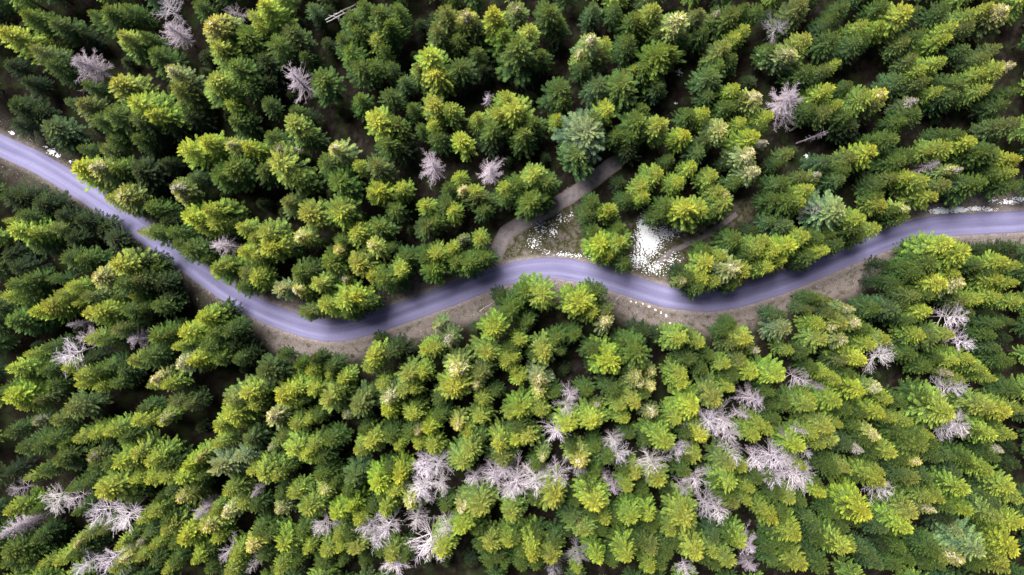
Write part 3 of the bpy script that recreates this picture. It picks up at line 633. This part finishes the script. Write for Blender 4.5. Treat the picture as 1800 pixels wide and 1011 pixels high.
# ------------------------------------------------------------------ labels: every tree is told by its look and by the nearest thing one can find
LAND = [('the main snow patch', 1145, 430), ('the snow specks by the track', 965, 405), ('the thin footpath end', 1262, 400), ('the dirt track junction', 870, 465),
        ('the upper bend of the track', 1030, 330), ('the row of pale verge stones', 1145, 545), ('the lowest point of the road', 583, 590), ('where the road meets the left edge', 4, 258),
        ('where the road meets the right edge', 1796, 390), ('the snow strip above the road', 1700, 370), ('the shaded road gap at left', 250, 405), ('the road crest at centre', 965, 470),
        ('the road dip right of the snow', 1250, 545), ('the two round grey dead spruces', 803, 290), ('the small wiry snag near top left', 513, 137), ('the tall grey tree near upper right', 1400, 170),
        ('the large bare clump at lower centre', 745, 950), ('the tall bare clump at lower centre', 745, 850), ('the bare row right of lower centre', 880, 845), ('the bare fans at lower middle right', 1160, 805),
        ('the bare clump at centre right', 1285, 760), ('the big white bare pair at lower right', 1385, 830), ('the bare pair near the right edge', 1690, 735), ('the twin bare crowns at right', 1690, 580),
        ('the top left corner', 0, 0), ('the top right corner', 1800, 0), ('the bottom left corner', 0, 1011), ('the bottom right corner', 1800, 1011), ('the middle of the top edge', 900, 0),
        ('the middle of the bottom edge', 900, 1011), ('the middle of the left edge', 0, 505), ('the middle of the right edge', 1800, 505), ('the top edge at one quarter', 450, 0),
        ('the top edge at three quarters', 1350, 0), ('the bottom edge at one quarter', 450, 1011), ('the bottom edge at three quarters', 1350, 1011),
        ('the grey spruce at upper left', 160, 115), ('the bare fan near the left edge', 110, 620), ('the white fans at lower left', 185, 910), ('the pale blue-green tree at lower left', 400, 815),
        ('the pale blue-green tree at right', 1475, 360), ('the pale blue-green tree at lower right', 1710, 950), ('the blue-green tree below the road', 1390, 590), ('the grey cone-shaped snag at left', 235, 600),
        ('the lone bare crown at centre', 1003, 690), ('the round bare crown at centre', 975, 770), ('the bare clump at lower right of centre', 1260, 900), ('the bright round spruce above the road', 815, 430),
        ('the dark gap left of centre', 400, 690), ('the dark gap at upper middle', 600, 230), ('the dark gap at upper right', 1520, 130), ('the whitish double top below the road', 790, 600)]
DIRS = ['right of', 'above-right of', 'above', 'above-left of', 'left of', 'below-left of', 'below', 'below-right of']
ORD = ['nearest', 'second nearest', 'third nearest', 'fourth nearest', 'fifth nearest', 'sixth nearest', 'seventh nearest', 'eighth nearest', 'ninth nearest', 'tenth nearest', 'eleventh nearest', 'twelfth nearest']
KIND = {'y': 'spruce', 'g': 'spruce', 'o': 'spruce', 'd': 'spruce', 'b': 'spruce', 'p': 'coned spruce', 'P': 'coned spruce', 'B': 'spruce', 's': 'dead spruce', 'S': 'dead spruce', 'w': 'bare tree', 'W': 'bare tree'}
LOOK = {'y': 'yellow-green spruce', 'g': 'mid-green spruce', 'o': 'olive spruce', 'd': 'dark green spruce', 'b': 'cool green spruce', 'B': 'large pale blue-green spruce', 'p': 'spruce with pale coned top',
        'P': 'spruce with whitish dry top', 's': 'grey dead spruce', 'S': 'wiry grey dead spruce', 'w': 'white-branched bare tree', 'W': 'dim lilac bare tree'}
def spot(t):
    best = sorted(range(len(LAND)), key=lambda i: math.hypot(LAND[i][1] - t['px'], LAND[i][2] - t['py']))
    for i in best:
        d = math.hypot(LAND[i][1] - t['px'], LAND[i][2] - t['py'])
        if d > 14: return i, int(((math.degrees(math.atan2(-(t['py'] - LAND[i][2]), t['px'] - LAND[i][1])) + 22.5) % 360) // 45), d
kindof = lambda k: KIND[k]
buckets = {}
for t in placed:
    t['spot'] = spot(t); buckets.setdefault((kindof(t['k']), t['spot'][0], t['spot'][1]), []).append(t)
for b in buckets.values():
    b.sort(key=lambda t: t['spot'][2])
    for i, t in enumerate(b): t['rank'] = i
def label_of(t):
    li, di, _ = t['spot']; size = ''
    if t['k'] in 'ygodb': size = 'broad ' if t['rp'] > 25 else ('slim ' if t['rp'] < 19 else '')
    base = {'spruce': 'of the green spruces', 'coned spruce': 'of its kind', 'dead spruce': 'of its kind', 'bare tree': 'of its kind'}[kindof(t['k'])]
    return f"{size}{LOOK[t['k']]}, {ORD[min(t['rank'], 11)]} {DIRS[di]} {LAND[li][0]}"

# ------------------------------------------------------------------ build them
def dress(t):
    k = t['k']; x, y, h, R = t['x'], t['y'], t['h'], t['R']
    z = ground_z(x, y)
    name = {'spruce': 'spruce_tree', 'coned spruce': 'coned_spruce_tree', 'dead spruce': 'dead_spruce_tree', 'bare tree': 'bare_tree'}[kindof(k)]
    root = bpy.data.objects.new(name, None); root.empty_display_size = .5; COL.objects.link(root)
    root.location = (x, y, z); rz = random.uniform(0, 6.283)
    root.rotation_euler = (random.gauss(0, .028), random.gauss(0, .028), rz)
    if k in 'wW': root.rotation_euler = (random.gauss(0, .05), random.gauss(0, .05), rz)
    root['label'] = label_of(t)
    root['category'] = 'tree'
    root['group'] = {'spruce': 'green spruces of the forest', 'coned spruce': 'spruces with pale tops', 'dead spruce': 'grey dead spruces', 'bare tree': 'leafless pale trees'}[kindof(k)]
    def part(nm, me, sc, col=None):
        o = bpy.data.objects.new(nm, me); COL.objects.link(o); o.parent = root; o.scale = sc
        if col: o.color = (*col, 1)
        return o
    j = random.uniform(.78, 1.28)
    if kindof(k) in ('spruce', 'coned spruce'):
        v = random.randrange(len(crown_me)); ov = random.gauss(0, .07); sc = (R / RV * (1 + ov), R / RV * (1 - ov), h / HV)
        c = TINT[k]; w = random.uniform(.9, 1.12)
        part('trunk', trunk_me[v], sc)
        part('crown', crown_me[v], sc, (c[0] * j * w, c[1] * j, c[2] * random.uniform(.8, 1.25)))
        if k == 'p': part('cone_crop', random.choice(top_me), sc, (1, random.uniform(.95, 1.0), random.uniform(.72, .95)))
        if k == 'P': part('dry_top', random.choice(wtop_me), sc, (1, .97, 1))
    elif kindof(k) == 'dead spruce':
        sc = (R / 2.9, R / 2.9, h / 20.)
        q = random.uniform(.42, .72); c = (q, q * .95, q * 1.02)
        part('trunk', dtrunk, sc, c); part('dead_boughs', dead_me[2] if k == 'S' else random.choice(dead_me[:2]), sc, c)
    else:
        sc = (R / 3.3, R / 3.3, h / 20.); q = random.uniform(.85, 1.1) * (.55 if k == 'W' else 1)
        c = (q, q * random.uniform(.93, .99), q * random.uniform(.97, 1.06))
        part('trunk', btrunk, sc, c); part('bare_branches', random.choice(bare_me), sc, c)

green = [t for t in placed if kindof(t['k']) == 'spruce']
green.sort(key=lambda t: -(t['rp'] * (1.0 if t['k'] in 'yB' else .93) * (.8 if t['k'] == 'd' else 1) * (1 if 0 <= t['px'] <= 1800 and 0 <= t['py'] <= 1011 else 0)))
single, mass = green[:300], green[300:]
for t in single: dress(t)
for t in placed:
    if kindof(t['k']) != 'spruce': dress(t)

# ------------------------------------------------------------------ the rest of the spruces: one object, each tree an instance
pts, att = [], []
def mass_tree(x, y, h, R, tint):
    pts.append((x, y, ground_z(x, y))); att.append((random.randrange(6), R / RV, h / HV, random.uniform(0, 6.28), tint))
for t in mass:
    c = TINT[t['k']]; j = random.uniform(.86, 1.14)
    mass_tree(t['x'], t['y'], t['h'], t['R'], (c[0] * j, c[1] * j, c[2]))
occupied = [(t['x'], t['y'], t['h'] ) for t in placed]
cell = {}
def put(x, y): cell.setdefault((int(x // 3), int(y // 3)), []).append((x, y))
def near(x, y, d):
    ci, cj = int(x // 3), int(y // 3)
    return any(math.hypot(x - a, y - b) < d for i in (-1, 0, 1) for j in (-1, 0, 1) for a, b in cell.get((ci + i, cj + j), ()))
for x, y, _ in occupied: put(x, y)
GAPS = [(400,690,45,22),(225,560,18,12),(600,235,50,30),(560,215,30,24),(700,300,30,22),(1190,140,26,30),(1185,190,30,22),(1530,130,40,22),(1420,240,28,26),(1600,200,40,18),(110,190,25,18),(360,225,45,14),
        (250,270,25,20),(1010,50,24,18),(600,760,22,28),(1180,650,24,24),(830,990,40,16),(330,770,30,14),(440,340,18,20),(330,500,30,24),(1500,490,40,24),(860,560,24,12),(1550,960,24,20),(1450,990,34,16)]
X0, Y0 = 128, 84
cand = rng.uniform((-X0, -Y0), (X0, Y0), (9000, 2))
dR, dT, dP = dist_to(road_l, cand[:, 0], cand[:, 1]), dist_to(track_c, cand[:, 0], cand[:, 1]), dist_to(path_c, cand[:, 0], cand[:, 1])
bad = inside(clear_w, cand[:, 0], cand[:, 1]) | inside(below_w, cand[:, 0], cand[:, 1]) | inside(below2_w, cand[:, 0], cand[:, 1])
for (x, y), a, b, c, o in zip(cand, dR, dT, dP, bad):
    off = not (-8 < proj(x, y, 18)[0] < 1808 and -8 < proj(x, y, 18)[1] < 1019)
    px_, py_ = proj(x, y, 0); lefty = px_ < 430 and not off
    if o or a < (6.0 if off else (4.7 if lefty else 6.5)) or b < 4.2 or c < 2.6: continue
    if near(x, y, 3.9 if off else 3.3): continue
    qx, qy = proj(x, y, 8)
    if any(((qx - g[0]) / g[2])**2 + ((qy - g[1]) / g[3])**2 < 1 for g in GAPS): continue
    put(x, y)
    if off:
        kk = random.choice('yyggob'); R = random.uniform(2.2, 3.3); mass_tree(x, y, 13 + 3 * R, R, TINT[kk])
    else:
        R = random.uniform(1.1, 1.8)
        if lefty and a < 9: R = random.uniform(1.8, 2.6)
        mass_tree(x, y, random.uniform(5, 10) if not (lefty and a < 9) else random.uniform(9, 14), R, (.028, .044, .018))
print('single', len(single), 'mass', len(pts), 'others', len(placed) - len(green))

src = []
for i in range(6):
    v = dict(VAR[i]); v['spacing'] = v.get('spacing', .5) * 1.1
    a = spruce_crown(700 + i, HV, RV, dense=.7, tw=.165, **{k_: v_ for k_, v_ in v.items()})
    V1, F1, C1 = a.out(); V2, F2, C2 = trunk_soup(HV, .22, 800 + i, 5).out()
    me = mesh_np('mass_spruce', np.concatenate([V1, V2]), np.concatenate([F1, F2 + len(V1)]), [M_leaf_i, M_bark], np.concatenate([C1, C2]))
    mi = np.zeros(len(F1) + len(F2), np.int32); mi[len(F1):] = 1; me.polygons.foreach_set('material_index', mi)
    src.append(bpy.data.objects.new('mass_spruce_shape', me))
pm = bpy.data.meshes.new('forest_points'); pm.from_pydata(pts, [], [])
def attr(n, ty, vals):
    a = pm.attributes.new(n, ty, 'POINT')
    key = {'INT': 'value', 'FLOAT_VECTOR': 'vector', 'FLOAT_COLOR': 'color'}[ty]
    a.data.foreach_set(key, np.asarray(vals, np.int32 if ty == 'INT' else np.float32).ravel())
attr('variant', 'INT', [a[0] for a in att]); attr('size', 'FLOAT_VECTOR', [(a[1], a[1], a[2]) for a in att])
attr('turn', 'FLOAT_VECTOR', [(0, 0, a[3]) for a in att]); attr('tint', 'FLOAT_COLOR', [(*a[4], 1) for a in att])
ng = bpy.data.node_groups.new('spruce_forest', 'GeometryNodeTree')
ng.interface.new_socket('Geometry', in_out='INPUT', socket_type='NodeSocketGeometry'); ng.interface.new_socket('Geometry', in_out='OUTPUT', socket_type='NodeSocketGeometry')
gi, go, jn = ng.nodes.new('NodeGroupInput'), ng.nodes.new('NodeGroupOutput'), ng.nodes.new('GeometryNodeJoinGeometry')
def named(n, ty):
    a = ng.nodes.new('GeometryNodeInputNamedAttribute'); a.data_type = ty; a.inputs[0].default_value = n; return a.outputs[0]
nv, nsz, nt_ = named('variant', 'INT'), named('size', 'FLOAT_VECTOR'), named('turn', 'FLOAT_VECTOR')
for i, o in enumerate(src):
    oi = ng.nodes.new('GeometryNodeObjectInfo'); oi.inputs['Object'].default_value = o; oi.inputs['As Instance'].default_value = True
    cp = ng.nodes.new('FunctionNodeCompare'); cp.data_type = 'INT'; cp.operation = 'EQUAL'; ng.links.new(nv, cp.inputs[2]); cp.inputs[3].default_value = i
    ip = ng.nodes.new('GeometryNodeInstanceOnPoints')
    ng.links.new(gi.outputs[0], ip.inputs['Points']); ng.links.new(cp.outputs[0], ip.inputs['Selection']); ng.links.new(oi.outputs['Geometry'], ip.inputs['Instance'])
    ng.links.new(nt_, ip.inputs['Rotation']); ng.links.new(nsz, ip.inputs['Scale']); ng.links.new(ip.outputs[0], jn.inputs[0])
ng.links.new(jn.outputs[0], go.inputs[0])
fo = link('spruce_forest', pm); fo.modifiers.new('trees', 'NODES').node_group = ng
set_props(fo, kind='stuff', label='lower and smaller green spruces filling the forest between the larger crowns', category='forest')
# ------------------------------------------------------------------ melting snow: a thin broken crust of real thickness
def snow_mat():
    m, nt, out, N, L = new_mat('old_snow')
    geo = N('ShaderNodeNewGeometry')
    n = N('ShaderNodeTexNoise', i_Scale=4.0, i_Detail=4.0); L(geo.outputs['Position'], n.inputs['Vector'])
    c = mixc(N, L, ramp(N, L, n.outputs[0], .35, .7), (.80, .84, .92), (.88, .90, .95))
    p = N('ShaderNodeBsdfPrincipled', i_Roughness=.6); L(c, p.inputs['Base Color'])
    bp = N('ShaderNodeBump', i_Strength=.5, i_Distance=.05); L(n.outputs[0], bp.inputs['Height']); L(bp.outputs[0], p.inputs['Normal'])
    L(p.outputs[0], out.inputs[0]); return m
M_snow = snow_mat()
def snow_patch(label, blobs, cs=.105, ang=.35, fsc=3.6, seed=0.):
    """blobs: (px, py, rx, ry, density) in photograph pixels on the ground"""
    B = []
    for px, py, rx, ry, d in blobs:
        x, y = unproj(px, py); B.append((x, y, rx / 9., ry / 9., d))
    x0 = min(b[0] - b[2] * 1.5 for b in B); x1 = max(b[0] + b[2] * 1.5 for b in B); y0 = min(b[1] - b[3] * 1.5 for b in B); y1 = max(b[1] + b[3] * 1.5 for b in B)
    nx_, ny_ = int((x1 - x0) / cs), int((y1 - y0) / cs); on = np.zeros((nx_ + 2, ny_ + 2), bool)
    ca, sa = math.cos(ang), math.sin(ang)
    for i in range(nx_):
        for j in range(ny_):
            x, y = x0 + i * cs, y0 + j * cs
            d = max(b[4] * max(0, 1.25 - math.hypot((x - b[0]) / b[2], (y - b[1]) / b[3])) for b in B)
            if d <= 0: continue
            u, v = (x * ca + y * sa) * fsc * .75, (-x * sa + y * ca) * fsc * 1.5
            n = .52 + .85 * noise.noise(Vector((u, v, seed))) + .30 * noise.noise(Vector((u * 2.3, v * 2.3, seed + 5)))
            on[i + 1, j + 1] = n < d and dist_to(road_l, x, y)[0] > 2.35
    rr = np.random.default_rng(int(seed) + 3); jit = rr.normal(0, cs * .22, (nx_ + 3, ny_ + 3, 3)); V, F, vid = [], [], {}
    def vert(i, j, top):
        key = (i, j, top)
        if key not in vid:
            x, y = x0 + (i - 1.5) * cs + jit[i, j, 0], y0 + (j - 1.5) * cs + jit[i, j, 1]
            vid[key] = len(V); V.append((x, y, ground_z(x, y) + (.075 + abs(jit[i, j, 2]) * .8 if top else -.06)))
        return vid[key]
    for i in range(nx_ + 2):
        for j in range(ny_ + 2):
            if not on[i, j]: continue
            F.append((vert(i, j, 1), vert(i+1, j, 1), vert(i+1, j+1, 1), vert(i, j+1, 1)))
            for a, b_, di, dj in (((i, j), (i+1, j), 0, -1), ((i+1, j), (i+1, j+1), 1, 0), ((i+1, j+1), (i, j+1), 0, 1), ((i, j+1), (i, j), -1, 0)):
                if not (0 <= i+di < nx_+2 and 0 <= j+dj < ny_+2) or not on[i+di, j+dj]:
                    F.append((vert(*a, 1), vert(*a, 0), vert(*b_, 0), vert(*b_, 1)))
    set_props(link('snow_patch', mesh_np('snow_patch', V, F, M_snow, smooth=False)), kind='stuff', label=label, category='snow', group='patches of melting snow')
snow_patch('large white patch of melting snow in the clearing right of the dirt track', [(1133,400,14,28,1.15),(1140,424,27,30,1.02),(1165,410,26,15,.72),(1125,455,24,20,.62),(1150,470,30,14,.50),(1180,460,18,20,.36),(1190,405,16,8,.6)], seed=1.)
snow_patch('scattered snow specks on the grass between dirt track and clearing', [(972,408,8,9,.72),(940,425,14,16,.44),(955,402,22,14,.36),(985,385,16,10,.34),(938,432,6,7,.62),(1003,378,8,6,.4)], seed=11.)
snow_patch('thin line of snow specks along the upper road edge below the clearing', [(990,447,22,5,.5),(1015,450,18,5,.46),(1040,452,14,5,.42),(965,444,14,5,.36)], seed=21.)
snow_patch('long white strip of snow above the road near the right edge', [(1655,371,22,7,1.1),(1685,369,22,6,1.05),(1715,367,20,5,.85),(1740,369,16,5,.6),(1775,355,20,6,.75),(1795,350,18,6,.8),(1745,352,10,5,.5)], ang=0., seed=31.)
snow_patch('small snow remnant above the road near the left edge', [(92,267,9,6,1.0),(102,274,6,4,.9),(22,234,7,4,.8),(80,258,6,3,.6),(125,284,6,4,.5)], seed=41.)
snow_patch('faint snow specks on the dark forest floor at upper middle', [(1195,127,6,7,.7),(1418,275,5,7,.7),(1188,180,4,4,.5)], seed=51.)

# ------------------------------------------------------------------ pale stones set along the lower verge
def stone(name, px, py, sx, sy, sz, mat, label, group, seed):
    r = np.random.default_rng(seed); import bmesh
    bm = bmesh.new(); bmesh.ops.create_icosphere(bm, subdivisions=2, radius=1.0)
    for v in bm.verts:
        k_ = 1 + .32 * noise.noise(v.co * 1.3 + Vector((seed, 0, 0))) ; v.co *= k_
        v.co = Vector((max(-.8, min(.8, v.co.x)) * sx, max(-.8, min(.75, v.co.y)) * sy, max(-.5, min(.7, v.co.z)) * sz))
    me = bpy.data.meshes.new(name); bm.to_mesh(me); bm.free(); me.materials.append(mat)
    x, y = unproj(px, py); o = link(name, me, loc=(x, y, ground_z(x, y) + sz * .28)); o.rotation_euler = (r.normal(0, .1), r.normal(0, .1), r.uniform(0, 6.28))
    return set_props(o, label=label, category='stone', group=group)
M_white = bark('pale_limestone', (.62, .58, .50), (.80, .76, .68), 5.0)
M_rock = bark('grey_rock', (.20, .19, .20), (.36, .34, .36), 4.0)
ST = [(1109,530,.34),(1118,532,.32),(1130,534,.34),(1141,539,.48),(1152,545,.42),(1162,550,.42),(1171,555,.52),(1178,568,.36)]
names = ['leftmost', 'second from left', 'third from left', 'fourth from left', 'fifth from left', 'sixth from left', 'seventh and biggest from left', 'last and lowest']
for i, (a, b, s_) in enumerate(ST):
    stone('verge_stone', a, b, s_ * .78, s_ * .5, s_ * .4, M_white, f'pale stone on the verge below the road, {names[i]} in the row', 'pale stones along the lower verge', 40 + i)
stone('boulder', 322, 514, .6, .5, .4, M_rock, 'grey boulder on the shaded verge below the road at left', None, 60)
stone('boulder', 625, 652, .5, .42, .3, M_rock, 'dark grey boulder among the trees below the road bend', None, 61)

# ------------------------------------------------------------------ fallen and leaning dead wood
def log(name, pts_, r0, r1, label, cat, stubs=5, seed=0, mat=M_log):
    r = np.random.default_rng(seed); P = []
    for px, py, z in pts_:
        x, y = unproj(px, py, z); P.append(np.array([x, y, max(z, ground_z(x, y) + r0 * .6) if z < 1 else z]))
    n = 8; tt = np.linspace(0, len(P) - 1, n); Q = np.array([P[min(int(t), len(P)-2)] * (1 - (t - min(int(t), len(P)-2))) + P[min(int(t), len(P)-2) + 1] * (t - min(int(t), len(P)-2)) for t in tt])
    Q[1:-1] += r.normal(0, .03, (n - 2, 3)); base = Q[0].copy()
    root = bpy.data.objects.new(name, None); COL.objects.link(root); root.location = base; root.empty_display_size = .3
    sp = Soup(); tube(sp, Q - base, np.linspace(r0, r1, n), 8); link('trunk', sp.mesh('trunk', mat, True), root)
    for k_ in range(stubs):
        u = r.uniform(.25, .97) * (n - 1); i = min(int(u), n - 2); p = Q[i] * (1 - u + i) + Q[i + 1] * (u - i); d = norm(Q[-1] - Q[0])
        s_ = norm(np.cross(d, r.normal(0, 1, 3))); e = p + norm(d * .5 + s_) * r.uniform(.5, 1.5)
        if e[2] < .1: e[2] = .12 + p[2]
        sp = Soup(); tube(sp, [p - base, (p + e) / 2 - base + r.normal(0, .05, 3), e - base], [r0 * .35, r0 * .25, .02], 4)
        link('branch', sp.mesh('branch', mat, True), root)
    return set_props(root, label=label, category=cat)
log('fallen_branch', [(843, 548, .1), (852, 541, .15), (866, 533, .2)], .09, .04, 'thin bleached branch lying on the verge right of the lowest bend', 'branch', 3, 1)
log('fallen_branch', [(1084, 527, .1), (1089, 522, .15), (1086, 518, .15)], .05, .03, 'small curved stick on the verge left of the pale stones', 'branch', 1, 2)
log('leaning_dead_tree', [(625, 8, 2.0), (598, 21, 12.), (572, 35, 15.)], .16, .08, 'upper of two pale bare trunks leaning at the top of the photo', 'dead tree', 4, 3)
log('leaning_dead_tree', [(630, 14, 2.0), (602, 25, 12.), (574, 39, 14.5)], .15, .07, 'lower of two pale bare trunks leaning at the top of the photo', 'dead tree', 3, 4)
log('fallen_tree', [(1388, 230, .5), (1405, 221, 1.5), (1428, 208, 3.)], .2, .15, 'bare fallen trunk below the tall grey tree at upper right', 'fallen tree', 2, 5)
log('leaning_dead_tree', [(1400, 252, 1.), (1425, 243, 7.), (1450, 231, 10.)], .15, .05, 'thin branchy leaning snag right of the fallen trunk at upper right', 'dead tree', 12, 6, M_dead)
log('fallen_tree', [(1348, 62, .5), (1370, 42, 3.), (1392, 20, 6.)], .17, .1, 'dim leaning trunk beside the grey crown at top right', 'fallen tree', 2, 7)
log('fallen_branch', [(1433, 885, 3), (1450, 893, 4), (1460, 900, 5)], .09, .05, 'thin pale stem in the dark gap below the white bare pair', 'branch', 3, 8)

# ------------------------------------------------------------------ loose gravel, turf tufts, twigs on the verges (nobody could count them)
def scatter(n, test):
    out_ = []
    P = rng.uniform((-101, -58), (101, 58), (n, 2)); a = dist_to(road_l[::4], P[:, 0], P[:, 1]); b = dist_to(track_l[::3], P[:, 0], P[:, 1]); c = dist_to(path_l[::4], P[:, 0], P[:, 1])
    o = inside(clear_w, P[:, 0], P[:, 1]) | inside(below_w, P[:, 0], P[:, 1]) | inside(below2_w, P[:, 0], P[:, 1])
    return P[test(a, b, c, o)]
P = scatter(130000, lambda a, b, c, o: (a > 2.2) & (b > 1.25) & (c > .4) & ((a < 6) | o))[:26000]
sp = Soup(); n = len(P); zz = np.array([ground_z(x, y) for x, y in P])
keep_ = np.array([noise.noise(Vector((x * .35, y * .35, 2.2))) > -.12 for x, y in P]); P, zz = P[keep_], zz[keep_]; n = len(P)
base_ = np.column_stack([P, zz - .03]); dd = norm(np.column_stack([rng.normal(0, .6, (n, 2)), np.ones(n) * .9])); uu = norm(np.cross(dd, rng.normal(0, 1, (n, 3))))
g_ = rng.random(n)[:, None]; cc = (1 - g_) * np.array([[.06, .075, .025, 1]]) + g_ * np.array([[.17, .13, .09, 1]])
kites(sp, base_, dd, uu, rng.uniform(.15, .38, n), rng.uniform(.08, .2, n), cc)
def vc_mat(name):
    m, nt, out, N, L = new_mat(name); at = N('ShaderNodeAttribute', attribute_name='tone')
    p = N('ShaderNodeBsdfPrincipled', i_Roughness=.9); L(at.outputs['Color'], p.inputs['Base Color']); p.inputs['Specular IOR Level'].default_value = .15; L(p.outputs[0], out.inputs[0]); return m
set_props(link('verge_grass', sp.mesh('verge_grass', vc_mat('dry_grass'))), kind='stuff', label='short dry and green grass tufts on the verges and the clearing', category='grass')
P = scatter(90000, lambda a, b, c, o: (a > 2.15) & (a < 5.5) | (b < 1.7) & (rng.random(len(b)) < .35) & (a > 3))[:14000]
n = len(P); zz = np.array([ground_z(x, y) for x, y in P]); s_ = rng.uniform(.035, .10, n) * (1 + (rng.random(n) > .97) * 1.6)
oct_ = np.array([[1,0,0],[0,1,0],[-1,0,0],[0,-1,0],[0,0,.7],[0,0,-.5]], float); of = np.array([[0,1,4],[1,2,4],[2,3,4],[3,0,4],[1,0,5],[2,1,5],[3,2,5],[0,3,5]])
V = (oct_[None] * s_[:, None, None] * rng.uniform(.7, 1.3, (n, 6, 1))) + np.column_stack([P, zz + .02])[:, None, :]
F = (of[None] + np.arange(n)[:, None, None] * 6).reshape(-1, 3); q = rng.uniform(.10, .34, n)
C_ = np.repeat(np.column_stack([q, q * .94, q * .97, np.ones(n)]), 6, 0)
set_props(link('verge_gravel', mesh_np('verge_gravel', V.reshape(-1, 3), F, vc_mat('loose_gravel'), C_)), kind='stuff', label='loose grey gravel along the road edges and the dirt track', category='gravel')
